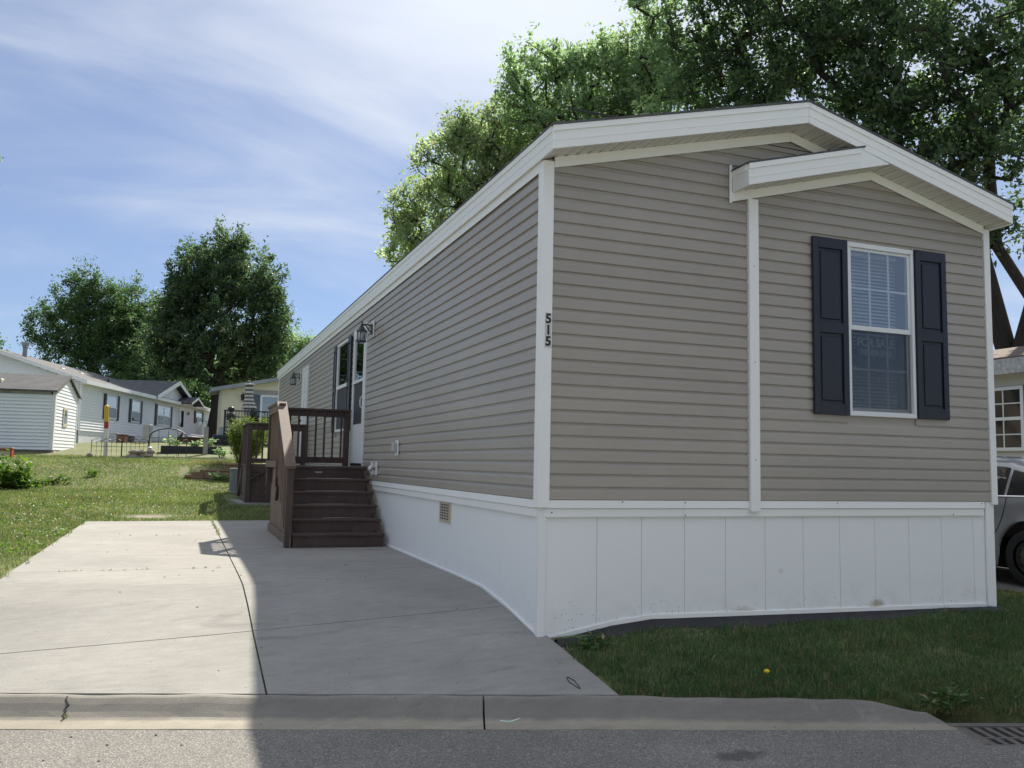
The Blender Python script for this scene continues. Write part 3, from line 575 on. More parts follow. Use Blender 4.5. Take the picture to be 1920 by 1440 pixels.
for x_, z_ in ((.10, -.10), (1.31, -.02), (1.315, -.125), (.72, -.015), (2.9, -.02), (4.3, -.125), (4.66, -.02)): MB().lathe([(.006, 0), (.006, -.004)], (x_, -.0175 if z_ > -.06 else -.0102, z_), 8, 'y').build('screw', 'iron', skt)
# vent in the side skirting
vt = box('foundation_vent', 'cream_plastic', home, .003, .0135, 2.37, 2.785, -.358, -.122, .002); box('opening', 'pit', vt, .0012, .0028, 2.41, 2.74, -.335, -.15)
for i in range(6):
    y_ = 2.418+.0625*i; box('grille_bar', 'cream_plastic', vt, -.003, .0011, y_-.005, y_+.005, -.335, -.15)
for i in range(7):
    z_ = -.328+.0285*i; box('grille_bar', 'cream_plastic', vt, -.002, .0010, 2.41, 2.74, z_-.004, z_+.004)
# outlet covers and hose bib on the side
def side_plate(y0, y1, z0, z1, name='utility_plate', th=.03): return box(name, 'white_paint', home, -.022-th, -.0232, y0, y1, z0, z1, .004)
pl = side_plate(4.60, 4.74, .355, .55, th=.02); MB().box(-.10, -.036, 4.625, 4.70, .40, .52).build('outlet_cover', 'clear_plastic', pl, .01)
pl = side_plate(6.09, 6.20, .085, .27); MB().lathe([(.045, 0), (.04, -.03), (.02, -.05)], (-.046, 6.145, .17), 14, 'x').build('dryer_cap', 'white_paint', pl, smooth=True)
pl = side_plate(5.83, 5.94, .085, .27); bb = MB(); bb.tube([(-.046, 5.885, .17), (-.09, 5.885, .17), (-.11, 5.885, .14)], .014, 8); bb.build('spigot', 'copper', pl, smooth=True); MB().lathe([(.028, 0), (.028, .008)], (-.085, 5.885, .19), 10).build('handle', 'red_paint', pl)
# house number
npl = box('number_plate', 'number_plate', home, .008, .062, -.0350, -.0325, 1.195, 1.475)
for i, ch in enumerate('515'): text('digit', ch, .105, 'number_black', npl, (.036, -.0355, 1.425-.0905*i), (math.pi/2, 0, 0), .0015, .0035)

def shutter(parent, axis, a0, a1, z0, z1, at, out, mat='navy', panels=2):
    """axis 'x': on front wall spanning x; axis 'y': on left wall spanning y."""
    def bx(nm, p, q, zl, zh, d0, d1, pr, bev=.003, m_=mat):
        if axis == 'x': return box(nm, m_, pr, p, q, at-d1, at-d0, zl, zh, bev)
        return box(nm, m_, pr, at-d1, at-d0, p, q, zl, zh, bev)
    s_ = bx('shutter', a0, a1, z0, z1, 0.0, .012, parent)
    w = .062 if a1-a0 > .3 else .05; mid = (z0+z1)/2-.02
    for p, q, zl, zh in ((a0, a0+w, z0, z1), (a1-w, a1, z0, z1), (a0+w, a1-w, z0, z0+.10), (a0+w, a1-w, z1-.10, z1), (a0+w, a1-w, mid-.05, mid+.05)): bx('stile', p, q, zl, zh, .0125, .030, s_)
    for zl, zh in ((z0+.10, mid-.05), (mid+.05, z1-.10)): bx('raised_panel', a0+w+.028, a1-w-.028, zl+.028, zh-.028, .0125, .024, s_, .007)
shutter(home, 'x', 2.640, 3.036, .773, 2.402, -.0235, 0); shutter(home, 'x', 3.858, 4.247, .775, 2.405, -.0235, 0)
shutter(home, 'y', 8.14, 8.42, .80, 2.392, -.0235, 0); shutter(home, 'y', 9.61, 9.89, .80, 2.392, -.0235, 0)
# front window: double hung with 3 x 2 grids
win = box('window', 'white_paint', home, WX0, WX1, -.036, .05, WZ0, WZ0+.045, .003)
box('frame', 'white_paint', win, WX0, WX1, -.036, .05, WZ1-.045, WZ1, .003); box('frame', 'white_paint', win, WX0, WX0+.035, -.036, .05, WZ0+.046, WZ1-.046, .003); box('frame', 'white_paint', win, WX1-.035, WX1, -.036, .05, WZ0+.046, WZ1-.046, .003)
mz = 1.585
def sash(z0, z1, y, rail):
    x0, x1 = WX0+.0355, WX1-.0355; w = .026
    box('sash_rail', 'white_paint', win, x0, x1, y, y+.022, z0, z0+rail, .002); box('sash_rail', 'white_paint', win, x0, x1, y, y+.022, z1-w, z1, .002); box('sash_stile', 'white_paint', win, x0, x0+w, y, y+.022, z0+rail, z1-w, .002); box('sash_stile', 'white_paint', win, x1-w, x1, y, y+.022, z0+rail, z1-w, .002)
    box('pane', 'glass', win, x0+w, x1-w, y+.005, y+.008, z0+rail, z1-w)
    gx0, gx1 = x0+w, x1-w; gw = gx1-gx0
    for i in (1, 2): box('muntin', 'white_paint', win, gx0+gw*i/3-.010, gx0+gw*i/3+.010, y+.010, y+.016, z0+rail, z1-w)
    box('muntin', 'white_paint', win, gx0, gx1, y+.0105, y+.0155, (z0+rail+z1-w)/2-.010, (z0+rail+z1-w)/2+.010)
sash(mz-.01, WZ1-.046, -.016, .045); sash(WZ0+.046, mz+.02, .012, .035)
box('insect_screen', 'screen_mesh', win, WX0+.036, WX1-.036, -.004, -.003, WZ0+.046, mz-.012)
# venetian blind and sign behind the glass
bl = empty('window_blind', (3.447, .13, WZ0+.05), 'white horizontal slat blind hanging inside the front window', 'blind')
box('head_rail', 'blind', bl, WX0+.045, WX1-.06, .115, .150, WZ1-.075, WZ1-.048)
tmp = MB().box(WX0+.05-3.447, WX1-.075-3.447, -.0165, .0165, -.0006, .0006).build('slat', 'blind'); SLT = tmp.data; bpy.data.objects.remove(tmp)
for i in range(50):
    zsl = WZ0+.080+.034*i
    if zsl < WZ1-.08: inst('slat', SLT, bl, (3.447, .132, zsl), (1, 1, 1), (math.radians(42+3*math.sin(i*1.7)), 0, 0))
box('bottom_rail', 'blind', bl, WX0+.05, WX1-.075, .118, .144, WZ0+.046, WZ0+.058)
fs = empty('for_sale_sign', (3.46, .06, 1.21), 'navy for sale sign with teal phone number band in front window', 'sign')
box('board', 'sign_navy', fs, 3.225, 3.70, .060, .063, 1.215, 1.535); box('band', 'teal', fs, 3.225, 3.70, .0575, .0595, 1.335, 1.425)
text('lettering', 'FOR SALE', .112, 'sign_text', fs, (3.455, .0585, 1.478), (math.pi/2, 0, 0), .0008, .004, .93); text('lettering', '708.839.5025', .076, 'sign_text', fs, (3.455, .0565, 1.380), (math.pi/2, 0, 0), .0006, .0012, .92)
# side window
sw = box('window', 'white_paint', home, -.036, .02, 8.43, 9.60, .79, .835, .003)
for p in ((8.43, 9.60, 2.35, 2.395), (8.43, 8.475, .836, 2.349), (9.555, 9.60, .836, 2.349), (8.476, 9.554, 1.56, 1.62)): box('frame', 'white_paint', sw, -.036, .02, *p, .003)
box('pane', 'glass', sw, -.014, -.011, 8.476, 9.554, 1.621, 2.349); box('pane', 'glass', sw, -.008, -.005, 8.476, 9.554, .836, 1.559); box('insect_screen', 'screen', sw, -.0135, -.0125, 8.476, 9.554, .836, 1.559)
box('curtain', 'interior', sw, .0, .004, 8.476, 9.554, .836, 2.349)
# storm door
sd = box('storm_door', 'white_paint', home, -.030, .02, 6.935, 7.0, .20, 2.38, .003)
box('frame', 'white_paint', sd, -.030, .02, 7.935, 7.995, .20, 2.38, .003); box('frame', 'white_paint', sd, -.034, .02, 6.935, 7.995, 2.3805, 2.44, .003)
for p in ((7.001, 7.934, 2.27, 2.379), (7.001, 7.934, .24, .86), (7.001, 7.07, .861, 2.269), (7.865, 7.934, .861, 2.269), (7.071, 7.864, 1.53, 1.58)): box('leaf', 'white_paint', sd, -.042, -.012, *p, .004)
box('pane', 'glass', sd, -.020, -.017, 7.071, 7.864, 1.581, 2.269); box('insect_screen', 'screen', sd, -.018, -.016, 7.071, 7.864, .861, 1.529); box('inner_door', 'interior', sd, .0, .01, 7.0, 7.93, .24, 2.37)
box('threshold', 'pit', sd, -.03, -.005, 7.0, 7.934, .205, .238)
MB().tube([(-.042, 7.03, 1.28), (-.075, 7.03, 1.26), (-.08, 7.03, 1.20), (-.075, 7.03, 1.12), (-.042, 7.03, 1.10)], .008, 6).build('handle', 'white_paint', sd)
# rear entry door
rd = box('rear_door', 'white_paint', home, -.028, .02, 13.575, 14.495, .22, 2.36, .003)
for p in ((13.52, 13.574, .20, 2.44), (14.496, 14.55, .20, 2.44), (13.575, 14.495, 2.361, 2.44)): box('frame', 'white_paint', rd, -.034, .02, *p, .003)
for yy in (13.68, 14.08):
    for z0, z1 in ((.38, .9), (1.02, 1.72), (1.84, 2.22)): box('panel', 'white_paint', rd, -.038, -.0285, yy, yy+.31, z0, z1, .005)
MB().lathe([(.028, 0), (.03, -.03), (.012, -.045)], (-.029, 14.42, 1.2), 10, 'x').build('knob', 'black_metal', rd)
for yy in (.15,): MB().lathe([(.012, 0), (.012, -.02)], (-.029, 14.42, 1.34), 8, 'x').build('deadbolt', 'black_metal', rd)
# black plastic sheet along the foot of the front skirting
b = MB(); rr = random.Random(5); pts = []
for i in range(61):
    x_ = .10+4.68*i/60; y_ = -.10-.05*math.sin(i*.35)-.03*rr.random()-(.09 if x_ < .35 else 0)
    pts.append([(x_, .012, FB(x_)+.0), (x_, -.012, FB(x_)-.035-.01*rr.random()), (x_, y_*.6, float(h(x_, y_*.6))+.030+.012*rr.random()), (x_, y_, float(h(x_, y_))+.004)])
for r in pts: b.v += r
for i in range(60):
    for j in range(3): b.f.append((i*4+j, (i+1)*4+j, (i+1)*4+j+1, i*4+j+1))
tag(b.build('plastic_edging', 'black_fabric', None, smooth=True), 'black plastic sheet edging along the foot of the front skirting', 'edging')

# ------------------------------------------------------------------ entry steps
def lantern(x, y, z, label):
    """coach lantern on the left wall; x,y,z = wall point at plate centre"""
    t = empty('wall_lantern', (x, y, z), label, 'lamp', 'coach lanterns on the side wall')
    box('mounting_block', 'white_paint', t, x-.045, x-.0232, y-.07, y+.07, z-.125, z+.125, .004)
    box('back_plate', 'black_metal', t, x-.062, x-.0455, y-.045, y+.045, z-.09, z+.07, .004)
    b = MB(); b.tube([(x-.06, y, z+.045), (x-.12, y, z+.06), (x-.19, y, z+.055)], .011, 6); b.tube([(x-.06, y, z-.05), (x-.10, y, z-.02), (x-.14, y, z+.04), (x-.19, y, z+.055)], .009, 6); b.build('arm', 'black_metal', t)
    cx = x-.20; b = MB(); b.lathe([(.010, .10), (.014, .085), (.006, .07), (.016, .06), (.024, .03), (.05, -.01), (.082, -.045), (.086, -.055), (.07, -.057)][::-1], (cx, y, z), 6); b.build('roof', 'black_metal', t)
    b = MB(); b.lathe([(.066, -.215), (.072, -.213), (.072, -.195), (.062, -.192)], (cx, y, z), 6); b.build('base', 'black_metal', t)
    for i in range(6):
        a = math.pi*i/3; MB().bar((cx+.069*math.cos(a), y+.069*math.sin(a), z-.056), (cx+.064*math.cos(a), y+.064*math.sin(a), z-.194), .010, .010).build('post', 'black_metal', t)
    MB().lathe([(.060, -.19), (.064, -.058)], (cx, y, z), 6).build('glass', 'glass', t)
    b = MB(); b.lathe([(.014, -.19), (.016, -.14), (.024, -.12), (.024, -.07), (.01, -.06)], (cx, y, z), 10); b.build('bulb', 'bulb', t, smooth=True)
lantern(0, 6.46, 2.262, 'black coach lantern on white block beside the storm door'); lantern(0, 14.86, 2.29, 'smaller looking black coach lantern beside the plain rear door')
st1 = empty('wooden_steps', (-.68, 6.5, -.85), 'dark brown wooden entry steps with railing up to the storm door', 'steps')
NS, TR, RS = 6, .265, .1733; XL, XR = -1.24, -.06; ZG = -.85; Y0 = 5.13
for i in range(NS):
    y0 = Y0+TR*i; zt_ = ZG+RS*(i+1)
    box('riser', 'brown_wood', st1, XL, XR, y0+.022, y0+.042, ZG+RS*i+.002 if i else ZG+.004, zt_-.034, .002)
    if i < NS-1: box('tread', 'brown_wood', st1, XL-.004, XR+.012, y0, y0+TR+.018, zt_-.033, zt_, .004)
YL = Y0+TR*5; ZL = ZG+RS*6; YB = 8.05
for i in range(11): box('deck_board', 'brown_wood', st1, XL-.03, XR+.02, YL+i*.145, YL+i*.145+.140, ZL-.033, ZL, .004)
box('step_badge', 'galvanised', st1, -.80, -.70, Y0+TR*5+.0165, Y0+TR*5+.0215, ZL-.10, ZL-.075, .002)
# side cladding boards on the left flank
y = Y0+.07
while y < YB-.02:
    e = min(y+.138, YB-.02); zt_ = ZG+RS*min(6, max(0.8, (y-Y0)/TR+.4))-.06
    if zt_ > ZG+.2: box('side_board', 'bounce_lit_wood', st1, XL-.022, XL-.004, y, e-.006, ZG+.10, min(zt_, ZL-.04), .003)
    y += .144
box('skirt_board', 'bounce_lit_wood', st1, XL-.046, XL-.023, Y0+.015, 6.72, ZG+.002, ZG+.125, .003); box('skirt_board', 'bounce_lit_wood', st1, XL-.046, XL-.023, 6.724, YB-.02, ZG+.002, ZG+.125, .003)
MB().prism([(Y0-.01, ZG+.004), (Y0+.20, ZG+.004), (YL+.19, ZL-.05), (YL+.19, ZL-.25+.18), (YL-.02, ZL-.05)], 'x', XL-.003, XL+.035).build('stringer', 'brown_wood', st1, .003)
MB().prism([(Y0+.0, ZG+.004), (Y0+.20, ZG+.004), (YL+.19, ZL-.05), (YL-.02, ZL-.05)], 'x', XR-.045, XR-.004).build('stringer', 'brown_wood', st1, .003)
# posts and railings
XP_ = -1.30
def vpost(x, y, z0, z1, w=.089): return box('post', 'brown_wood', st1, x-w/2, x+w/2, y-w/2, y+w/2, z0, z1, .004)
ZR_ = 1.115
vpost(XP_, 5.20, ZG+.004, .20); vpost(XP_, 6.50, -.10, ZR_-.03); vpost(XP_, 7.98, -.10, ZR_-.03); vpost(-.105, 7.98, ZL-.12, ZR_-.03)
MB().prism([(5.13, .195), (5.13, .155), (6.56, ZR_-.045), (6.56, ZR_)], 'x', XP_-.075, XP_+.065).build('handrail', 'bounce_lit_wood', st1, .004)
MB().prism([(5.24, .155), (5.24, .075), (6.455, ZR_-.165), (6.455, ZR_-.085)], 'x', XP_-.019, XP_+.019).build('rail', 'bounce_lit_wood', st1, .003)
MB().prism([(5.24, -.60), (5.24, -.68), (6.455, .12), (6.455, .20)], 'x', XP_-.019, XP_+.019).build('rail', 'bounce_lit_wood', st1, .003)
box('handrail', 'bounce_lit_wood', st1, XP_-.075, XP_+.065, 6.561, 8.05, ZR_-.036, ZR_, .004); box('rail', 'bounce_lit_wood', st1, XP_-.05, XP_-.02, 6.50, 8.02, ZR_-.14, ZR_-.037, .003); box('rail', 'bounce_lit_wood', st1, XP_-.065, XP_-.046, 6.44, 8.02, ZL-.03, ZL+.065, .003)
for i in range(7):
    y = 5.34+i*.16; zb = -.64+(y-5.24)*.645; MB().box(XP_-.052, XP_-.0195, y-.017, y+.017, zb-.03, .10+(y-5.24)*.70).build('baluster', 'bounce_lit_wood', st1, .003)
for i in range(9):
    y = 6.66+i*.148; MB().box(XP_-.0195, XP_+.010, y-.013, y+.013, ZL+.01, ZR_-.037).build('baluster', 'bounce_lit_wood', st1, .003)
MB().prism([(6.46, -.02), (6.52, -.02), (6.76, -.32), (6.70, -.32)], 'x', XP_-.03, XP_+.02).build('brace', 'brown_wood', st1, .003)
box('beam', 'bounce_lit_wood', st1, XP_-.066, XP_-.0455, 6.42, 6.60, -.11, ZL-.04, .003)
box('handrail', 'brown_wood', st1, XP_+.067, -.03, 7.915, 8.05, ZR_-.036, ZR_, .004); box('rail', 'brown_wood', st1, XP_+.046, -.151, 7.955, 7.99, ZR_-.13, ZR_-.037, .003); box('rail', 'brown_wood', st1, XP_+.046, -.151, 7.94, 7.975, ZL+.045, ZL+.14, .003)
for i in range(8): MB().box(-1.155+i*.137-.015, -1.155+i*.137+.015, 7.925, 7.9535, ZL+.05, ZR_-.037).build('baluster', 'brown_wood', st1, .003)

# ------------------------------------------------------------------ rear steps, pad, condenser
pad = tag(MB().prism([(-1.42, 13.0), (-.02, 13.0), (-.02, 16.8), (-1.62, 16.8)], 'z', -.85, -.665).build('concrete_pad', 'concrete'), 'small concrete pad under the rear steps', None, None, 'structure')
st2 = empty('rear_steps', (-.65, 14.2, -.66), 'dark brown landing and steps at the rear door behind the entry steps', 'steps')
Z2 = .165; X2 = -1.27; ZP = -.664; Y2 = 13.3; YE = 14.95
for i in range(11): box('deck_board', 'brown_wood', st2, X2-.03, -.04, Y2+i*.145, Y2+i*.145+.14, Z2-.033, Z2, .004)
for i in range(7): box('front_board', 'brown_wood', st2, X2+.06+i*.172, X2+.06+i*.172+.164, Y2+.02, Y2+.04, ZP+.10, Z2-.16, .003)
box('fascia', 'brown_wood', st2, X2, -.04, Y2-.004, Y2+.019, Z2-.158, Z2-.034, .003); box('skirt_board', 'brown_wood', st2, X2, -.04, Y2-.004, Y2+.019, ZP+.002, ZP+.12, .003)
for i in range(11): box('side_board', 'brown_wood', st2, X2, X2+.02, Y2+.05+i*.145, Y2+.05+i*.145+.137, ZP+.12, Z2-.04, .003)
box('skirt_board', 'brown_wood', st2, X2-.024, X2-.001, Y2, YE, ZP+.002, ZP+.12, .003)
for a, c in (((X2+.06, Z2-.33), (X2+.36, Z2-.16)), ((-.10, Z2-.33), (-.40, Z2-.16))): MB().bar((a[0], Y2-.018, a[1]), (c[0], Y2-.018, c[1]), .026, .07, (0, 1, 0)).build('brace', 'brown_wood', st2, .003)
for x_, y_ in ((X2+.02, Y2), (-.10, Y2), (X2+.02, YE)): box('post', 'brown_wood', st2, x_-.05, x_+.05, y_-.05, y_+.05, ZP+.002 if x_ < -.5 else Z2-.3, 1.03, .004)
box('handrail', 'brown_wood', st2, X2-.06, -.03, Y2-.07, Y2+.07, 1.031, 1.068, .004); box('rail', 'brown_wood', st2, X2+.071, -.151, Y2-.018, Y2+.018, .91, 1.03, .003); box('rail', 'brown_wood', st2, X2+.071, -.151, Y2-.018, Y2+.018, Z2+.03, Z2+.13, .003)
for i in range(8): box('baluster', 'brown_wood', st2, -1.10+i*.125-.018, -1.10+i*.125+.018, Y2-.04, Y2-.0185, Z2+.06, .99, .003)
box('handrail', 'brown_wood', st2, X2-.06, X2+.08, Y2+.071, YE+.05, 1.031, 1.068, .004); box('rail', 'brown_wood', st2, X2+.0, X2+.036, Y2+.051, YE-.051, Z2+.03, Z2+.12, .003)
for i in range(11): box('baluster', 'brown_wood', st2, X2-.02, X2-.001, Y2+.12+i*.14-.018, Y2+.12+i*.14+.018, Z2-.02, 1.03, .003)
for i in range(4): box('tread', 'brown_wood', st2, X2, -.05, YE+.07+i*.27, YE+.07+i*.27+.28, Z2-.19*(i+1)-.035, Z2-.19*(i+1), .004)
MB().prism([(YE+.05, Z2-.03), (YE+1.2, ZP+.002), (YE+1.0, ZP+.002), (YE+.05, Z2-.30)], 'x', X2-.03, X2+.01).build('stringer', 'brown_wood', st2, .003)
MB().prism([(YE+.05, 1.06), (YE+1.25, .22), (YE+1.25, .12), (YE+.05, .96)], 'x', X2-.02, X2+.06).build('handrail', 'brown_wood', st2, .003)
box('post', 'brown_wood', st2, X2-.03, X2+.06, YE+1.13, YE+1.22, ZP+.002, .20, .004)
ac = empty('condenser_unit', (-1.06, 17.54, -.60), 'light grey air conditioner condenser with grille behind the rear steps', 'air conditioner')
xa, xb, ya, yb, za, zb = -1.40, -.72, 17.2, 17.88, float(h(-1.4, 17.5))+.01, .03
box('base_pan', 'steel_grey', ac, xa, xb, ya, yb, za, za+.06, .01); box('core', 'steel_grey', ac, xa+.03, xb-.03, ya+.03, yb-.03, za+.061, zb-.04); box('top_cover', 'galvanised', ac, xa, xb, ya, yb, zb-.039, zb, .01)
for i in range(6):
    x_ = xa+.005+i*(xb-xa-.01)/5; box('grille_bar', 'galvanised', ac, x_-.008, x_+.008, ya+.004, ya+.02, za+.061, zb-.04)
    y_ = ya+.02+i*(yb-ya-.04)/5; box('grille_bar', 'galvanised', ac, xa+.004, xa+.02, y_-.008, y_+.008, za+.061, zb-.04)
for i in range(5):
    z_ = za+.12+i*(zb-za-.2)/4; box('grille_hoop', 'galvanised', ac, xa+.001, xb-.001, ya+.001, ya+.012, z_-.006, z_+.006); box('grille_hoop', 'galvanised', ac, xa+.001, xa+.012, ya+.021, yb, z_-.006, z_+.006)

# ------------------------------------------------------------------ retaining wall of split blocks
rw = empty('retaining_wall', (-.9, 20.6, -.57), 'stepped tan concrete block retaining wall at the back of the lawn', 'wall')
YW = 20.45; rr = random.Random(11)
def blk(x0, x1, z0, z1, y0=YW, name='block', d=.28): box(name, 'block', rw, x0+.004, x1-.004, y0+rr.uniform(-.008, .008), y0+d, z0+.003, z1-.003, .012)
def rowb(xs, z0, z1):
    x_, xe = xs; k = 0
    while x_ < xe-.05:
        w = .46 if k else .46*rr.uniform(.5, 1); blk(x_, min(xe, x_+w), z0, z1); x_ += w; k += 1
rowb((-2.32, .6), -.62, -.32); rowb((-2.34, .6), -.32, -.11); rowb((-2.05, .6), -.11, -.045) if False else None
for a, c in ((-2.10, -1.62), (-1.62, -1.42)): blk(a, c, -.11, -.04, YW-.02, 'cap_block', .32)
rowb((-1.42, .6), -.11, .08)
for i in range(4): blk(-1.44+i*.5, -1.44+(i+1)*.5, .08, .15, YW-.02, 'cap_block', .32)
blk(-2.50, -2.28, -.30, -.20, YW-.01, 'cap_block'); blk(-2.30, -2.10, -.20, -.11, YW-.01, 'cap_block')
for i in range(3): blk(-2.62+.05*i, -2.40+.05*i, -.62+.1*i, -.50+.1*i, YW+.1, 'block', .5)

# ------------------------------------------------------------------ lap sided walls for the neighbours
def lapwall(b, P0, P1, z0, topf, ex=.11, out=.026, thick=.08):
    """wall from P0 to P1 (xy), outward normal to the right of P0->P1; topf(t) height at parameter t"""
    P0, P1 = Vector(P0), Vector(P1); d = (P1-P0).to_2d() if len(P0) > 2 else P1-P0; ln = d.length; d = d/ln; nrm = Vector((d.y, -d.x)); z = z0
    zmax = max(topf(0), topf(1), topf(.5))
    while z < zmax-.005:
        zt = min(z+ex, zmax)
        lo, hi = 0.0, 1.0
        ok = [i/200 for i in range(201) if topf(i/200) >= z+.5*(zt-z)]
        if not ok: break
        lo, hi = ok[0], ok[-1]; a = P0+d*ln*lo; c = P0+d*ln*hi
        q = []
        for pnt in (a, c):
            q += [(*(pnt+nrm*out), z), (*(pnt+nrm*out*.25), zt), (*(pnt-nrm*thick), zt), (*(pnt-nrm*thick), z)]
        b.add(q, [(0, 4, 5, 1), (0, 3, 7, 4), (0, 1, 2, 3), (4, 7, 6, 5), (1, 5, 6, 2), (3, 2, 6, 7)]); z += ex
    return b
def lbox(name, mat, parent, x0, x1, y0, y1, z0, z1, bev=0.0): return box(name, mat, parent, x0, x1, y0, y1, z0, z1, bev)
def fwindow(parent, x0, x1, z0, z1, y, cols=1, sh=.3, bars=True, shmat='far_shutter', grid=2):
    """window on a wall facing local -y at y"""
    wn = box('window', 'white_paint', parent, x0, x1, y-.08, y+.02, z0, z0+.06)
    for p in ((x0, x1, z1-.06, z1), (x0, x0+.06, z0+.061, z1-.061), (x1-.06, x1, z0+.061, z1-.061), (x0+.061, x1-.061, (z0+z1)/2-.03, (z0+z1)/2+.03)): box('frame', 'white_paint', wn, p[0], p[1], y-.08, y+.02, p[2], p[3])
    for c in range(1, cols): xm = x0+(x1-x0)*c/cols; box('mullion', 'white_paint', wn, xm-.04, xm+.04, y-.078, y+.02, z0+.061, z1-.061)
    box('pane', 'glass', wn, x0+.061, x1-.061, y-.065, y-.060, z0+.061, z1-.061); box('curtain', 'blind' if cols == 1 else 'interior', wn, x0+.061, x1-.061, y-.052, y-.048, z0+.061, z1-.061); box('insect_screen', 'screen_mesh', wn, x0+.061, x1-.061, y-.074, y-.070, z0+.061, (z0+z1)/2-.031)
    if bars:
        for c in range(cols):
            xa_, xb_ = x0+(x1-x0)*c/cols, x0+(x1-x0)*(c+1)/cols
            for i in range(1, grid+1): xm = xa_+(xb_-xa_)*i/(grid+1); box('muntin', 'white_paint', wn, xm-.012, xm+.012, y-.059, y-.054, (z0+z1)/2+.031, z1-.061)
        zm_ = (z0+z1)*.25+z1*.5; box('muntin', 'white_paint', wn, x0+.061, x1-.061, y-.0595, y-.0545, zm_-.012, zm_+.012)
    if sh:
        for a, c in ((x0-.02-sh, x0-.02), (x1+.02, x1+.02+sh)):
            s_ = box('shutter', shmat, parent, a, c, y-.085, y-.047, z0-.03, z1+.05)
            for zl, zh in ((z0+.06, (z0+z1)/2-.05), ((z0+z1)/2+.05, z1-.04)): box('raised_panel', shmat, s_, a+.06, c-.06, y-.095, y-.0855, zl, zh)
    return wn
# ---- grey doublewide: local x along its long facade, local -y faces right/us
gh = empty('grey_house', (-5.904, 40.159, .9), 'long light grey doublewide house with dark shutters and porch gable', 'house', rz=math.atan2(.9605, .2783))
ZB = 0.9
def gz(z): return z-ZB
EV = gz(3.62); SK = gz(1.42)
b = MB(); lapwall(b, (-3.8, 0), (18.2, 0), SK, lambda t: EV+.02, .125, .045); b.build('front_wall', 'grey_siding', gh)
b = MB(); lapwall(b, (-3.8, 8), (-3.8, 0.09), SK, lambda t: EV+1.35*(1-abs(2*t-1)), .125, .045); b.build('gable_wall', 'grey_siding', gh)
b = MB(); lapwall(b, (18.2, 0.09), (18.2, 8), SK, lambda t: EV+1.35*(1-abs(2*t-1)), .115); b.build('gable_wall', 'grey_siding', gh)
box('back_wall', 'grey_siding', gh, -3.7, 18.1, 7.9, 8.0, SK, EV)
sk_ = box('skirting', 'steel_grey', gh, -3.75, 18.15, .02, 7.98, gz(.4), SK-.19)
for i in range(60): box('skirting_panel', 'white_siding', sk_, -3.75+i*.365, -3.75+i*.365+.355, .005, .019, gz(.7), SK-.17)
box('trim_band', 'white_paint', gh, -3.83, 18.23, -.012, .02, SK-.17, SK)
RH = 1.35
b = MB(); b.prism([(-.35, EV-.06), (4.0, EV+RH), (8.35, EV-.06), (8.35, EV+.04), (4.0, EV+RH+.1), (-.35, EV+.04)], 'x', -4.15, 18.5); rf = b.build('roof', 'shingle', gh)
box('eave_fascia', 'white_paint', gh, -4.17, 18.5, -.372, -.351, EV-.13, EV+.05); box('eave_soffit', 'white_paint', gh, -4.1, 18.45, -.35, -.02, EV-.12, EV-.07)
for yy, s_ in ((0, 1), (8, -1)):
    MB().prism([(yy-.35*s_, EV-.13), (4.0, EV+RH-.07), (4.0, EV+RH+.105), (yy-.35*s_, EV+.05)], 'x', -4.172, -4.151).build('rake_fascia', 'white_paint', gh)
# porch cross gable
GXa, GXb, GP = 5.35, 13.1, 9.3; GPZ = gz(4.78)
b = MB()
def quad(a, c, d_, e): b.add([a, c, d_, e], [(0, 1, 2, 3)])
tk = .1
for xe in (GXa, GXb):
    pts = [(xe, -.42, EV-.02), (GP, -.42, GPZ), (GP, 3.6, GPZ), (xe, .0, EV-.02)]
    b.add(pts+[(p_[0], p_[1], p_[2]+tk) for p_ in pts], [(0, 1, 2, 3), (4, 7, 6, 5), (0, 4, 5, 1), (1, 5, 6, 2), (2, 6, 7, 3), (3, 7, 4, 0)])
b.build('porch_roof', 'shingle', rf)
for xe in (GXa, GXb): MB().prism([(xe, EV-.13), (GP, GPZ-.13), (GP, GPZ+tk+.02), (xe, EV+tk)], 'y', -.445, -.4215).build('rake_fascia', 'white_paint', gh)
b = MB(); lapwall(b, (GXa+.3, -.004), (GXb-.3, -.004), EV-.05, lambda t: EV-.05+(GPZ-EV)*(1-abs(t*(GXb-GXa-.6)+GXa+.3-GP)/(GP-GXa-.3 if t*(GXb-GXa-.6)+GXa+.3 < GP else GXb-.3-GP)), .115, .016, .05); b.build('porch_gable_wall', 'grey_siding', gh)
fwindow(gh, -.98, .40, gz(2.10), gz(3.24), 0, 1, .28); fwindow(gh, 2.45, 3.75, gz(2.10), gz(3.24), 0, 1, .28); fwindow(gh, 6.55, 8.95, gz(2.12), gz(3.27), 0, 2, .32); fwindow(gh, 14.3, 15.8, gz(2.6), gz(3.34), 0, 1, .28)
dr = box('door', 'white_paint', gh, 10.65, 11.85, -.07, .02, SK, gz(3.42)); box('pane', 'dark_glass', dr, 10.9, 11.6, -.08, -.071, gz(2.2), gz(3.2)); box('handle', 'black_metal', dr, 10.76, 10.8, -.10, -.071, gz(2.25), gz(2.4))
hd_ = MB().prism([(9.9, gz(3.55)), (11.25, gz(3.98)), (12.6, gz(3.55)), (12.6, gz(3.63)), (11.25, gz(4.07)), (9.9, gz(3.63))], 'y', -1.0, -.02).build('door_hood', 'shingle', gh)
for xe in (9.9, 12.6): MB().prism([(xe, gz(3.5)), (11.25, gz(3.93)), (11.25, gz(4.06)), (xe, gz(3.63))], 'y', -1.03, -1.001).build('fascia', 'white_paint', hd_)
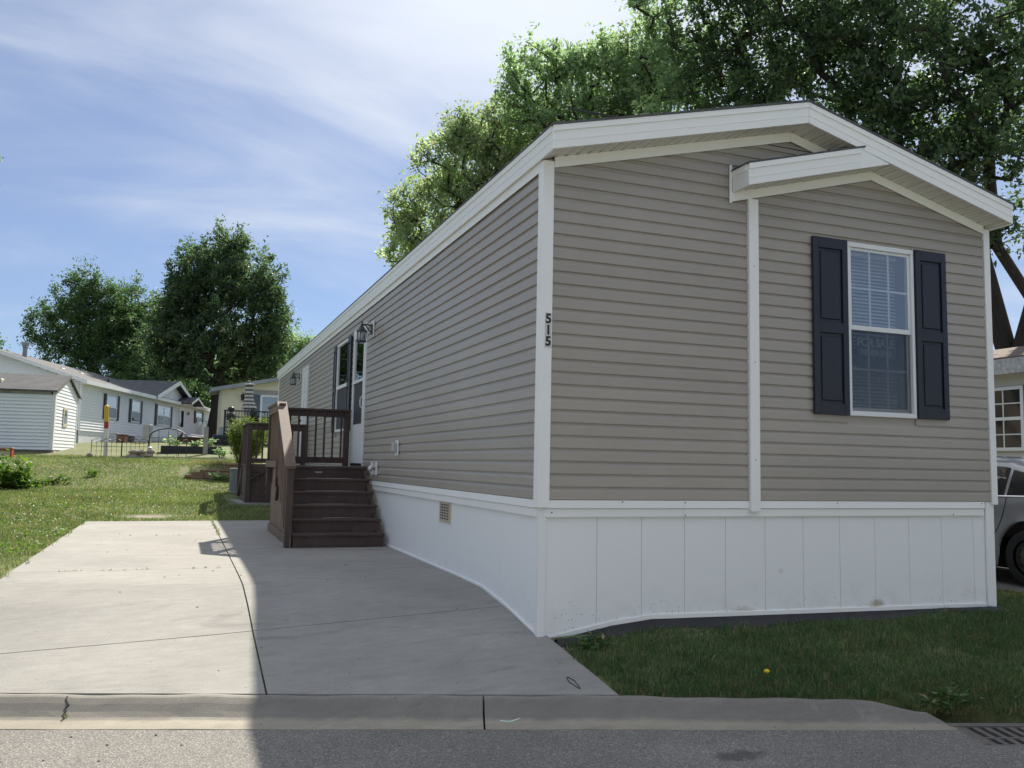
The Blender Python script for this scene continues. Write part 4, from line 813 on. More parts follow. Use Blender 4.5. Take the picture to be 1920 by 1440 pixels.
MB().lathe([(.10, 0), (.10, .55), (.13, .56), (.13, .60)], (-2.4, 3.2, EV+1.05), 14).build('flue', 'galvanised', rf); MB().lathe([(.16, .64), (.17, .80), (.02, .82)], (-2.4, 3.2, EV+1.05), 14).build('flue_cap', 'galvanised', rf); MB().lathe([(.03, .55), (.03, .66)], (-2.4, 3.2, EV+1.05), 8).build('flue_stem', 'galvanised', rf)
for x_, y_ in ((-1.0, 2.2), (1.2, 2.2), (3.0, 2.2)): MB().box(x_-.2, x_+.2, y_-.2, y_+.2, EV+.62, EV+.85).build('roof_vent', 'black_metal', rf, .04)
MB().tube([(1.9, 1.0, EV+.2), (1.9, 1.0, EV+.62)], .05, 8).build('vent_pipe', 'black_metal', rf)
MB().lathe([(.07, 0), (.08, .14), (.02, .2)], (12.5, -.12, gz(3.0)), 8).build('porch_lamp', 'galvanised', gh)
mt_ = tag(MB().box(-.24, .24, -.15, .15, 0, .95).build('utility_cabinet', 'galvanised', None, .01), 'grey upright utility cabinet against the grey house', 'utility box'); mt_.location = (-4.2, 38.9, .90); mt_.rotation_euler.z = gh.rotation_euler.z
MB().box(-.20, .20, -.165, -.151, .08, .88).build('door', 'galvanised', mt_)
for i, (x_, w) in enumerate(((-1.0, .40), (-.1, .5))):
    q = gh.matrix_basis @ Vector((x_, -.9, 0)); c_ = tag(MB().box(-w/2, w/2, -.2, .2, 0, .42).build('storage_box', ('red_wood', 'iron')[i], None, .01), ('low brown box by the grey house skirting behind the marker post', 'low grey metal box beside the brown box by the grey house')[i], 'box'); c_.location = (q.x, q.y, .88); c_.rotation_euler.z = gh.rotation_euler.z
    MB().box(-w/2-.02, w/2+.02, -.22, .22, .421, .46).build('lid', 'white_paint' if i else 'red_wood', c_)
# porch deck of the grey house
pd = empty('porch_deck', (0, 0, 1.0), 'reddish brown wooden porch deck with railing at the grey house', 'porch', rz=gh.rotation_euler.z); pd.location = gh.matrix_basis @ Vector((12.2, -1.5, .1))
for i in range(12): box('deck_board', 'red_wood', pd, -1.9, 2.4, -1.2+i*.2, -1.2+i*.2+.19, .52, .56)
box('skirt', 'red_wood', pd, -1.85, 2.35, -1.18, -1.15, 0, .52); box('skirt', 'red_wood', pd, -1.86, -1.83, -1.14, 1.2, 0, .52)
for x_ in (-1.85, .25, 2.35): box('post', 'red_wood', pd, x_-.05, x_+.05, -1.25, -1.151, 0, 1.55); MB().lathe([(.06, 0), (.08, .06), (.03, .12)], (x_, -1.2, 1.55), 8).build('finial', 'red_wood', pd)
box('handrail', 'red_wood', pd, -1.9, 2.4, -1.27, -1.13, 1.46, 1.51); box('rail', 'red_wood', pd, -1.79, 2.29, -1.22, -1.18, .64, .72)
for i in range(24): box('baluster', 'red_wood', pd, -1.68+i*.17, -1.68+i*.17+.05, -1.225, -1.175, .72, 1.46)
for i in range(3): box('tread', 'red_wood', pd, -2.2-.28*i, -1.9-.28*i, -1.0, .2, .40-.17*i, .44-.17*i); box('riser', 'red_wood', pd, -2.18-.28*i, -2.16-.28*i, -1.0, .2, .002+.0*i, .40-.17*i)
MB().prism([(-1.85, 1.5), (-2.75, .85), (-2.75, .78), (-1.85, 1.42)], 'y', -1.22, -1.16).build('handrail', 'red_wood', pd)
box('post', 'red_wood', pd, -2.8, -2.7, -1.24, -1.14, 0, .86)
# ---- shed
sh = empty('garden_shed', (-7.02, 28.8, .30), 'small white lap sided shed with grey shingle roof on the rise', 'shed', rz=math.atan2(-.12, 1.0))
SW, SLN, SE = 3.3, 5.4, 2.32; z0 = .17
b = MB(); lapwall(b, (-SLN, 0), (0, 0), z0, lambda t: SE-.14, .125, .05); b.build('long_wall', 'shed_siding', sh)
b = MB(); lapwall(b, (0, .02), (0, SW), z0, lambda t: SE+.62*(1-abs(2*t-1)), .125); b.build('gable_wall', 'white_siding', sh)
box('back_wall', 'white_siding', sh, -SLN, -.08, SW-.08, SW, z0, SE-.1); box('end_wall', 'white_siding', sh, -SLN, -SLN+.08, .09, SW-.09, z0, SE+.1)
box('corner_board', 'white_paint', sh, -.09, .034, -.055, .0, z0, SE-.14); box('corner_board', 'white_paint', sh, .0, .034, .0005, .09, z0, SE); box('corner_board', 'white_paint', sh, .0, .034, SW-.09, SW+.01, z0, SE)
for i in range(20): box('weathered_board', 'grey_wood', sh, -SLN+i*.264, -SLN+i*.264+.255, -.045, .004, SE-.138, SE-.012)
b = MB(); b.prism([(-.16, SE-.05), (SW/2, SE+.64), (SW+.16, SE-.05), (SW+.16, SE+.01), (SW/2, SE+.71), (-.16, SE+.01)], 'x', -SLN-.1, .10); srf = b.build('roof', 'shingle', sh)
for a, c in ((-.17, SW/2), (SW+.17, SW/2)): MB().prism([(a, SE-.09), (c, SE+.61), (c, SE+.655), (a, SE-.04)], 'x', .101, .115).build('rake_trim', 'iron', srf)
MB().box(-2.35, -1.95, .5, .85, SE+.26, SE+.42).build('roof_vent', 'cream_plastic', srf, .02)
sw_ = box('window', 'cream_plastic', sh, .027, .05, 1.15, 1.75, 1.05, 1.78, .004); box('pane', 'dark_glass', sw_, .0505, .056, 1.27, 1.63, 1.2, 1.68)
box('foundation', 'foundation', sh, -SLN+.05, -.03, .05, SW-.05, -.6, z0); MB().box(-.03, .06, .1, SW-.2, -.5, .12).build('rubble_edge', 'foundation', sh, .03)
# ---- yellow house behind
yh = empty('yellow_house', (3.0, 41.9, .9), 'pale yellow house with low sloped roof and sliding glass door', 'house')
b = MB(); lapwall(b, (-.84, 41.9), (9.0, 41.9), .9, lambda t: 3.92+(.22*9.84*t if t < .5 else .22*9.84*(1-t)), .205, .018)
b.build('front_wall', 'yellow_siding', yh); box('left_wall', 'yellow_siding', yh, -.84, -.74, 41.99, 44.5, .9, 3.9)
box('corner_board', 'cream_plastic', yh, -.87, -.77, 41.86, 41.88, .9, 3.9)
for a, c in ((-1.35, 4.08), (9.5, 4.08)): MB().prism([(a, 3.80 if a < 0 else 3.8), (c, 4.98), (c, 5.18), (a, 4.0)], 'y', 41.5, 44.7).build('roof', 'steel_grey', yh)
sl_ = box('sliding_door', 'white_paint', yh, 1.22, 1.32, 41.80, 41.88, 1.75, 3.76)
for p in ((1.32, 4.0, 3.66, 3.76), (2.55, 2.63, 1.75, 3.66), (3.92, 4.0, 1.75, 3.66)): box('frame', 'white_paint', sl_, p[0], p[1], 41.80, 41.88, p[2], p[3])
box('pane', 'glass', sl_, 1.32, 3.92, 41.83, 41.84, 1.75, 3.66); box('curtain', 'interior', sl_, 1.32, 3.92, 41.86, 41.865, 1.75, 3.66)
box('door_surround', 'grey_wood', yh, .40, .75, 41.86, 41.88, 1.75, 3.79); box('door_surround', 'grey_wood', yh, .40, 4.4, 41.86, 41.8805, 3.791, 4.03)
box('side_light', 'dark_glass', yh, .76, 1.21, 41.87, 41.88, 1.75, 3.78)
yl = empty('porch_lantern', (.32, 41.8, 3.6), 'black lantern on the pale yellow house wall', 'lamp')
MB().lathe([(.06, -.22), (.09, -.2), (.10, .02), (.12, .04), (.03, .16), (.015, .22)], (.30, 41.74, 3.62), 8).build('body', 'black_metal', yl); box('bracket', 'black_metal', yl, .27, .33, 41.75, 41.88, 3.66, 3.76)
dk_ = empty('patio_deck', (1.5, 38.9, .95), 'raised deck with black railing in front of the yellow house', 'deck')
box('floor', 'grey_wood', dk_, -.72, 4.6, 38.9, 41.7, 1.66, 1.75); box('skirt', 'black_wood', dk_, -.7, 4.6, 38.92, 38.95, .9, 1.66)
for x_ in (-.68, .55, 1.75, 2.95): box('post', 'black_metal', dk_, x_-.05, x_+.05, 38.85, 38.95, .95, 2.72)
box('handrail', 'black_metal', dk_, -.75, 4.6, 38.83, 38.97, 2.66, 2.72); box('rail', 'black_metal', dk_, -.7, 4.6, 38.87, 38.93, 2.36, 2.41); box('rail', 'black_metal', dk_, -.7, 4.6, 38.87, 38.93, 1.83, 1.88)
for i in range(38): box('baluster', 'black_metal', dk_, -.60+i*.14, -.60+i*.14+.035, 38.885, 38.915, 1.88, 2.66)
um = empty('patio_umbrella', (.45, 39.6, 1.75), 'closed striped patio umbrella on the deck by the yellow house', 'umbrella')
MB().tube([(.47, 39.6, 1.75), (.47, 39.6, 4.32)], .03, 8).build('pole', 'galvanised', um); b = MB()
prof = [(.04, 4.30), (.22, 4.12), (.13, 4.02), (.17, 3.7), (.18, 3.4), (.26, 3.05), (.32, 2.85)]
v = []; n = 16
for k_, (r, z) in enumerate(prof):
    for j in range(n): a = 2*math.pi*j/n; q = r*(1+.22*math.cos(j*math.pi)); v.append((.47+q*math.cos(a)+(.10*max(0, (3.4-z))), 39.6+q*math.sin(a), z))
f = [(k_*n+j, k_*n+(j+1) % n, (k_+1)*n+(j+1) % n, (k_+1)*n+j) for k_ in range(len(prof)-1) for j in range(n)]
b.add(v, f); b.build('canopy', 'stripe_fabric', um); MB().lathe([(.25, 0), (.25, .05), (.05, .08), (.04, .3)], (.47, 39.6, 1.751), 12).build('base', 'black_metal', um)
gl_ = empty('barbecue_grill', (-.38, 39.4, 1.751), 'black round topped grill standing behind the deck railing', 'grill')
MB().lathe([(.03, 1.18), (.13, 1.14), (.17, 1.05), (.14, .93), (.03, .88)][::-1], (-.38, 39.4, 1.75), 12).build('lid', 'black_metal', gl_, smooth=True); MB().lathe([(.05, .86), (.22, .80), (.20, .45), (.1, .3)][::-1], (-.38, 39.4, 1.75), 12).build('bowl', 'black_metal', gl_, smooth=True)
for a in (0.3, 2.4, 4.5): MB().tube([(-.38+.08*math.cos(a), 39.4+.08*math.sin(a), 2.1), (-.38+.25*math.cos(a), 39.4+.25*math.sin(a), 1.752)], .018, 6).build('leg', 'black_metal', gl_)
wb = empty('storage_bench', (-1.0, 38.3, 1.0), 'dark blue storage bench with clutter left of the deck', 'bench'); box('seat', 'lamp_blue', wb, -1.25, -.72, 38.1, 38.6, 1.36, 1.45, .01); box('body', 'black_wood', wb, -1.22, -.75, 38.14, 38.56, .96, 1.36); box('backrest', 'steel_grey', wb, -.95, -.75, 38.5, 38.56, 1.451, 1.85, .01)

# ------------------------------------------------------------------ garden pieces on the rise
mp2 = empty('marker_post', (-5.12, 27.3, .26), 'white utility marker post with red band and yellow domed top', 'marker post')
def mk_tube(z0, z1, mat, nm, r=.075, cap=False):
    tl = lambda z: (-5.12-.06*(z-.26)/1.6, 27.3, z)
    pr = [tl(z0), tl(z1)]+([tl(z1+.04), tl(z1+.065)] if cap else []); MB().tube(pr, [r, r]+([r*.75, r*.25] if cap else []), 14).build(nm, mat, mp2, smooth=False)
mk_tube(.22, 1.26, 'marker_white', 'shaft'); mk_tube(1.2605, 1.50, 'red_paint', 'red_band', .0765); mk_tube(1.5005, 2.03, 'yellow_paint', 'yellow_cap', .08, True)
def wire_panel(x0, y0, x1, y1, label):
    t = empty('garden_fence_panel', ((x0+x1)/2, (y0+y1)/2, .27), label, 'garden fence', 'low wire fence panels')
    P = lambda u, z: (x0+(x1-x0)*u, y0+(y1-y0)*u, float(h(x0+(x1-x0)*u, y0+(y1-y0)*u))+z)
    for i in range(2): MB().tube([P(i, -.02), P(i, .60)], .011, 6).build('stake', 'black_metal', t)
    MB().tube([P(0, .37), P(1, .37)], .008, 6).build('rail', 'black_metal', t)
    for i in range(3):
        u0, u1 = i/3, (i+1)/3; pts = [P((u0+u1)/2-(u1-u0)/2*math.cos(a), .48+.16*math.sin(a)) for a in np.linspace(0, math.pi, 9)]; MB().tube(pts, .008, 6).build('arch', 'black_metal', t)
        MB().tube([P(u0 if i else .33, .02), P(u0 if i else .33, .5)], .007, 6).build('wire', 'black_metal', t); MB().tube([P((u0+u1)/2, .02), P((u0+u1)/2, .50)], .006, 6).build('wire', 'black_metal', t)
        MB().lathe([(.004, -.03), (.016, 0), (.003, .04)], P((u0+u1)/2, .50), 6).build('finial', 'black_metal', t)
wire_panel(-5.58, 27.15, -4.62, 27.2, 'low arched black wire fence panel around the marker post'); wire_panel(-4.60, 27.2, -3.76, 27.4, 'low arched black wire fence panel behind the stone pile')
ar = empty('garden_arch', (-3.1, 27.7, .30), 'arched black wire garden trellis behind the stone pile', 'trellis')
for y_ in (27.55, 28.0):
    pts = [(-3.74, y_, .26), (-3.74, y_, 1.0)]+[(-3.1-.64*math.cos(a), y_, 1.0+.34*math.sin(a)) for a in np.linspace(.15, math.pi-.15, 10)]+[(-2.46, y_, 1.0), (-2.46, y_, .26)]; MB().tube(pts, .013, 6).build('hoop', 'black_metal', ar)
for x_ in (-3.42, -3.1, -2.78): MB().tube([(x_, 27.55, .28), (x_, 27.55, 1.25)], .008, 6).build('wire', 'black_metal', ar)
MB().tube([(-3.2, 27.55, 1.33), (-3.2, 28.0, 1.33)], .008, 6).build('wire', 'black_metal', ar); MB().tube([(-3.74, 27.55, 1.0), (-2.46, 27.55, 1.0)], .007, 6).build('wire', 'black_metal', ar)
rr = random.Random(4)
for i in range(16):
    x_ = -4.32+.72*rr.random(); y_ = 27.05+.22*rr.random(); lay = i//8; b = MB(); s_ = rr.uniform(.09, .15)
    v = []; 
    bm = bmesh.new(); bmesh.ops.create_icosphere(bm, subdivisions=2, radius=1.0)
    for q in bm.verts: q.co = Vector((q.co.x*s_*1.25, q.co.y*s_, q.co.z*s_*.65))*(1+.16*math.sin(q.co.x*3.1+i)*math.cos(q.co.y*2.7+2*i))
    me = bpy.data.meshes.new('stone'); bm.to_mesh(me); bm.free(); me.materials.append(MT['stone']); o = bpy.data.objects.new('stone', me); link(o, None); o.rotation_euler.z = rr.random()*3
    o.location = (x_, y_+.02, float(h(x_, y_))+.06+.13*lay); tag(o, 'tan fieldstone in the small pile beside the wire fence', 'stone', 'stones piled by the wire fence')
MB_ = None
b = MB(); bm = bmesh.new(); bmesh.ops.create_icosphere(bm, subdivisions=2, radius=.1)
me = bpy.data.meshes.new('stone'); bm.to_mesh(me); bm.free(); me.materials.append(MT['stone']); o = bpy.data.objects.new('boulder', me); link(o, None); o.location = (-5.6, 26.95, .30); o.scale = (1.1, 1, .9); tag(o, 'single round stone at the left end of the wire fence', 'stone')
bedo = empty('raised_bed', (-2.25, 29.6, .43), 'black raised garden bed of planks beside the trellis', 'planter')
for k_ in range(2): box('plank', 'black_wood', bedo, -3.38, -1.1, 29.55, 29.6, .36+.19*k_, .545+.19*k_, .004)
box('plank', 'black_wood', bedo, -3.38, -3.33, 29.601, 30.5, .36, .735); box('plank', 'black_wood', bedo, -1.15, -1.1, 29.601, 30.5, .36, .735); box('plank', 'black_wood', bedo, -3.329, -1.151, 30.45, 30.5, .36, .735); box('soil', 'soil', bedo, -3.33, -1.15, 29.601, 30.45, .45, .69)
for i in range(6): x_ = -4.6+.6*i; tag(MB().box(x_, x_+.57, 26.95+.05*i, 27.06+.05*i, .18, .31).build('timber_edging', 'grey_wood', None, .01), ['weathered edging timber left of the stone pile', 'weathered edging timber under the stone pile', 'weathered edging timber right of the stone pile', 'edging timber below the trellis', 'edging timber below the raised bed', 'edging timber nearest the tall weeds'][i], 'timber')
slm = empty('solar_light', (-3.72, 27.25, .28), 'small solar stake light with white cap at the trellis foot', 'garden light'); MB().tube([(-3.72, 27.25, .24), (-3.70, 27.25, .5)], .012, 6).build('stake', 'black_metal', slm); MB().lathe([(.03, .5), (.05, .56), (.055, .6)], (-3.69, 27.25, 0), 10).build('lens', 'clear_plastic', slm); MB().lathe([(.08, .60), (.07, .63), (.02, .66)], (-3.69, 27.25, 0), 10).build('cap', 'white_paint', slm)
rx = empty('red_box', (-8.05, 26.2, .20), 'small red and white box at left edge below the shed', 'box'); box('body', 'cream_plastic', rx, -8.25, -7.86, 26.0, 26.3, .12, .42, .01); box('frame', 'red_paint', rx, -7.86, -7.82, 25.97, 26.3, .12, .46); box('frame', 'red_paint', rx, -8.25, -7.861, 25.95, 25.985, .40, .44); box('lid', 'copper', rx, -8.3, -7.8, 25.93, 26.35, .461, .50, .01)
bf = empty('bird_sculpture', (-2.7, 28.3, .34), 'dark metal bird on a stake beside the trellis', 'ornament'); MB().tube([(-2.72, 28.3, .3), (-2.72, 28.3, .95)], .012, 6).build('stake', 'black_metal', bf); MB().tube([(-2.82, 28.3, .92), (-2.74, 28.3, 1.0), (-2.66, 28.3, 1.12), (-2.62, 28.3, 1.24)], [.01, .07, .05, .008], 8).build('bird', 'black_metal', bf)
hp = empty('hanging_post', (-1.45, 29.2, .42), 'grey wooden post with hanging glass lantern by the raised bed', 'post'); box('post', 'grey_wood', hp, -1.85, -1.68, 29.1, 29.27, .40, 1.5); MB().tube([(-1.76, 29.18, 1.5), (-1.76, 29.18, 1.7), (-1.9, 29.1, 1.75), (-2.0, 29.0, 1.68)], .012, 6).build('hook', 'black_metal', hp); MB().lathe([(.03, 0), (.07, .04), (.07, .14), (.02, .2)], (-2.0, 29.0, 1.48), 10).build('lantern', 'clear_plastic', hp)

# ------------------------------------------------------------------ right hand neighbour and car
nh = empty('old_mobile_home', (13.0, 6.0, -1.0), 'old cream mobile home with brown shingle roof behind the parked car', 'mobile home')
XN = 11.6
b = MB(); lapwall(b, (XN, 20), (XN, -4), -.75, lambda t: 2.15, .11); b.build('left_wall', 'old_siding', nh); box('back_wall', 'old_siding', nh, XN+.01, XN+4.2, 19.9, 20, -.75, 2.15); box('front_wall', 'old_siding', nh, XN+.01, XN+4.2, -4, -3.9, -.75, 2.15); box('far_wall', 'old_siding', nh, XN+4.1, XN+4.2, -3.89, 19.89, -.75, 2.15)
box('skirting', 'steel_grey', nh, XN+.03, XN+4.1, -3.9, 19.9, -1.3, -.75)
b = MB(); b.prism([(XN-.28, 2.34), (XN+2.1, 2.88), (XN+4.5, 2.34), (XN+4.5, 2.40), (XN+2.1, 2.95), (XN-.28, 2.40)], 'y', -4.2, 20.2); b.build('roof', 'shingle_brown', nh)
box('eave_fascia', 'old_paint', nh, XN-.30, XN-.27, -4.2, 20.2, 2.09, 2.37); box('eave_soffit', 'old_paint', nh, XN-.269, XN-.02, -4.2, 20.2, 2.12, 2.15)
for yc in (5.50, 12.0):
    wz0, wz1, w = .70, 1.88, .62; wn = box('window', 'white_paint', nh, XN-.07, XN-.027, yc-w, yc+w, wz0, wz0+.06)
    for p in ((yc-w, yc+w, wz1-.06, wz1), (yc-w, yc-w+.06, wz0+.061, wz1-.061), (yc+w-.06, yc+w, wz0+.061, wz1-.061), (yc-w+.061, yc+w-.061, 1.26, 1.32)): box('frame', 'white_paint', wn, XN-.07, XN-.027, *p)
    box('pane', 'dark_glass', wn, XN-.055, XN-.051, yc-w+.061, yc+w-.061, wz0+.061, wz1-.061); box('curtain', 'interior', wn, XN-.034, XN-.030, yc-w+.061, yc+w-.061, wz0+.061, wz1-.061)
    for i in (1, 2): y_ = yc-w+2*w*i/3; box('muntin', 'white_paint', wn, XN-.068, XN-.056, y_-.01, y_+.01, wz0+.061, wz1-.061)
    for z_ in (1.0, 1.57): box('muntin', 'white_paint', wn, XN-.0675, XN-.0565, yc-w+.061, yc+w-.061, z_-.01, z_+.01)
    box('shutter', 'far_shutter', nh, XN-.06, XN-.027, yc-w-.36, yc-w-.02, wz0-.02, wz1+.04)
# neighbour drive strip
b = MB(); b.prism([(5.95, -1.2), (8.6, -1.7), (8.6, 8.0), (5.95, 8.0)], 'z', -1.3, -1.005); tag(b.build('gravel_drive', 'gravel'), 'grey broken gravel parking strip under the car', None, None, 'structure')
car = empty('parked_car', (7.2, 1.9, -1.0), 'grey sedan parked nose in on the far side of the mobile home', 'car')
CX = 7.22; HW = .87; CY0, CY1 = -.25, 4.45; ZC = -1.0; RWY, FWY, WR = 0.82, 3.50, .325
ys = sorted(set([round(v, 4) for v in list(np.linspace(CY0, CY1, 48))+[RWY+.40*math.cos(a) for a in np.linspace(0, math.pi, 15)]+[FWY+.40*math.cos(a) for a in np.linspace(0, math.pi, 15)]]))
def prof_car(y):
    u = (y-CY0)/(CY1-CY0); e = min(1, min(u, 1-u)/.10); nar = 1-.20*(1-math.sqrt(max(0, 1-(1-e)**2)))
    belt = np.interp(u, [0, .04, .2, .6, .78, .95, 1], [.74, .93, .985, .93, .90, .72, .55])
    roofz = np.interp(u, [0, .10, .17, .24, .32, .45, .55, .64, .735, 1], [0, 0, .18, .34, .45, .495, .47, .40, 0, 0])
    low = np.interp(u, [0, .06, .5, .94, 1], [.34, .22, .19, .22, .32])
    for wy in (RWY, FWY):
        if abs(y-wy) <= .40: low = max(low, WR+.02+math.sqrt(max(0, .40**2-(y-wy)**2)))
    return nar, belt, roofz, low
secs = []
for y in ys:
    nr, be, ro, lo = prof_car(y); w = HW*nr; rtop = be+max(ro, .012); wi = w*(.97 if ro < .05 else .97-.27*min(1, ro/.45))
    pts = [(w*.965, lo), (w*.99, max(lo, .45)), (w, max(lo+.005, .62)), (w*.985, max(lo+.01, .74)), (w*.985, max(lo+.012, be-.09)), (w*.955, be), (w*.93, be+.012+.02*(ro > .05)), (w*.93-(w*.93-wi)*.5, be+ro*.55+.016), (wi+.02, be+ro*.9+.018), (wi-.06, rtop+.016), (wi*.5, rtop+.035*(1 if ro > .02 else .6)+.012), (0, rtop+.045*(1 if ro > .02 else .6)+.012)]
    secs.append([(CX-a, y, ZC+c) for a, c in pts]+[(CX+a, y, ZC+c) for a, c in pts[-2::-1]])
b = MB(); n = len(secs[0])
for s_ in secs: b.v += s_
for i in range(len(secs)-1):
    for j in range(n-1): b.f.append((i*n+j, (i+1)*n+j, (i+1)*n+j+1, i*n+j+1))
b.f.append(tuple(range(n))); b.f.append(tuple((len(secs)-1)*n+j for j in range(n-1, -1, -1)))
body = b.build('body', 'car_paint', car, smooth=True)
box('underbody', 'pit', car, CX-.70, CX+.70, CY0+.15, CY1-.15, ZC+.17, ZC+.42)
def side_pts(y, k):   # left side greenhouse points in secs order
    i = min(range(len(ys)), key=lambda q: abs(ys[q]-y)); return Vector(secs[i][k])
def glass_strip(name, y0, y1, k0, k1, tlo, thi, side=-1, shape=None):
    b = MB(); m_ = 12
    for i in range(m_+1):
        y = y0+(y1-y0)*i/m_
        def at(k): 
            q = [s_[k] for s_ in secs]; return np.array([np.interp(y, ys, [p_[c] for p_ in q]) for c in range(3)])
        A, B2 = at(6), at(8); ta, tb = tlo(y), thi(y)
        for t_ in (ta, tb):
            p_ = A+(B2-A)*t_; p_[0] -= .006
            if side > 0: p_[0] = 2*CX-p_[0]
            b.v.append(tuple(p_))
    for i in range(m_): b.f.append((2*i, 2*i+1, 2*i+3, 2*i+2))
    return b.build(name, 'dark_glass', body)
for sd_ in (-1, 1):
    glass_strip('rear_quarter_window', .62, 1.13, 6, 8, lambda y: .06, lambda y: max(.08, min(.90, (y-.60)/.34)), sd_); glass_strip('rear_door_window', 1.17, 1.98, 6, 8, lambda y: .05, lambda y: .92, sd_); glass_strip('front_door_window', 2.04, 3.05, 6, 8, lambda y: .05, lambda y: max(.07, min(.92, (3.12-y)/.5)), sd_)
    sg = lambda x_: CX+sd_*(x_)
    def cpt(y, k, t_=None):
        q = [s_[k] for s_ in secs]; p_ = [np.interp(y, ys, [w_[c] for w_ in q]) for c in range(3)]
        return (p_[0] if sd_ < 0 else 2*CX-p_[0], p_[1], p_[2])
    def tpt(y, t_, o_=.008):
        a_, c_ = np.array(cpt(y, 6)), np.array(cpt(y, 8)); p_ = a_+(c_-a_)*t_; p_[0] += sd_*o_; return tuple(p_)
    MB().tube([tpt(y, .02) for y in np.linspace(3.05, .66, 14)]+[tpt(.62, .10), tpt(.70, .38), tpt(.80, .62), tpt(.95, .90)], .011, 6).build('chrome_trim', 'chrome', body)
    for pts in ([cpt(1.12, k) for k in (7, 6, 5, 4)]+[cpt(1.17, 3), cpt(1.22, 2), cpt(1.36, 1)], [cpt(2.01, k) for k in (8, 7, 6, 5, 4, 3, 2, 1)], [cpt(3.1, k) for k in (6, 5, 4, 3, 2, 1)]): MB().tube([(p_[0]+sd_*.001, p_[1], p_[2]) for p_ in pts], .0045, 4).build('door_seam', 'pit', body)
    for y_ in (1.42, 2.30): q = cpt(y_, 4); MB().tube([(q[0]+sd_*.012, y_-.11, q[2]-.055), (q[0]+sd_*.045, y_-.08, q[2]-.055), (q[0]+sd_*.045, y_+.08, q[2]-.055), (q[0]+sd_*.012, y_+.11, q[2]-.055)], .014, 6).build('door_handle', 'chrome', body)
    q = cpt(2.95, 6); MB().box(min(q[0], q[0]+sd_*.2), max(q[0], q[0]+sd_*.2), 2.90, 3.02, q[2]-.02, q[2]+.12).build('mirror', 'car_paint', body, .03)
    for wy, nm in ((RWY, 'rear'), (FWY, 'front')):
        xc = CX+sd_*(HW-.115); z_ = ZC+WR; b = MB(); b.lathe([(.215, -.10), (.30, -.105), (.322, -.085), (.325, 0), (.322, .085), (.30, .105), (.215, .10)], (xc, wy, z_), 32, 'x', False); wh = b.build('wheel', 'tyre', car, smooth=True)
        b = MB(); b.lathe([(.214, -.06), (.214, .0), (.205, .03), (.19, .01), (.165, .03), (.11, .055), (.06, .06), (.001, .06)] if sd_ > 0 else [(.214, .06), (.214, 0), (.205, -.03), (.19, -.01), (.165, -.03), (.11, -.055), (.06, -.06), (.001, -.06)], (xc+sd_*.038, wy, z_), 32, 'x'); b.build('rim', 'rim_black', wh, smooth=True)
        for i in range(5): a = 2*math.pi*i/5+.3; MB().lathe([(.011, 0), (.011, sd_*.018)], (xc+sd_*.097, wy+.055*math.cos(a), z_+.055*math.sin(a)), 6, 'x').build('lug_nut', 'chrome', wh)
        for i in range(12): a = 2*math.pi*i/12; MB().lathe([(.017, 0), (.017, sd_*.004)], (xc+sd_*.074, wy+.150*math.cos(a), z_+.155*math.sin(a)), 8, 'x').build('vent_hole', 'pit', wh)
    MB().box(*sorted((sg(.62), sg(.80))), CY0+.02, CY0+.2, ZC+.66, ZC+.84).build('tail_light', 'tail_red', body, .02); MB().box(*sorted((sg(.55), sg(.76))), CY1-.3, CY1-.06, ZC+.56, ZC+.68).build('headlight', 'clear_plastic', body, .02)

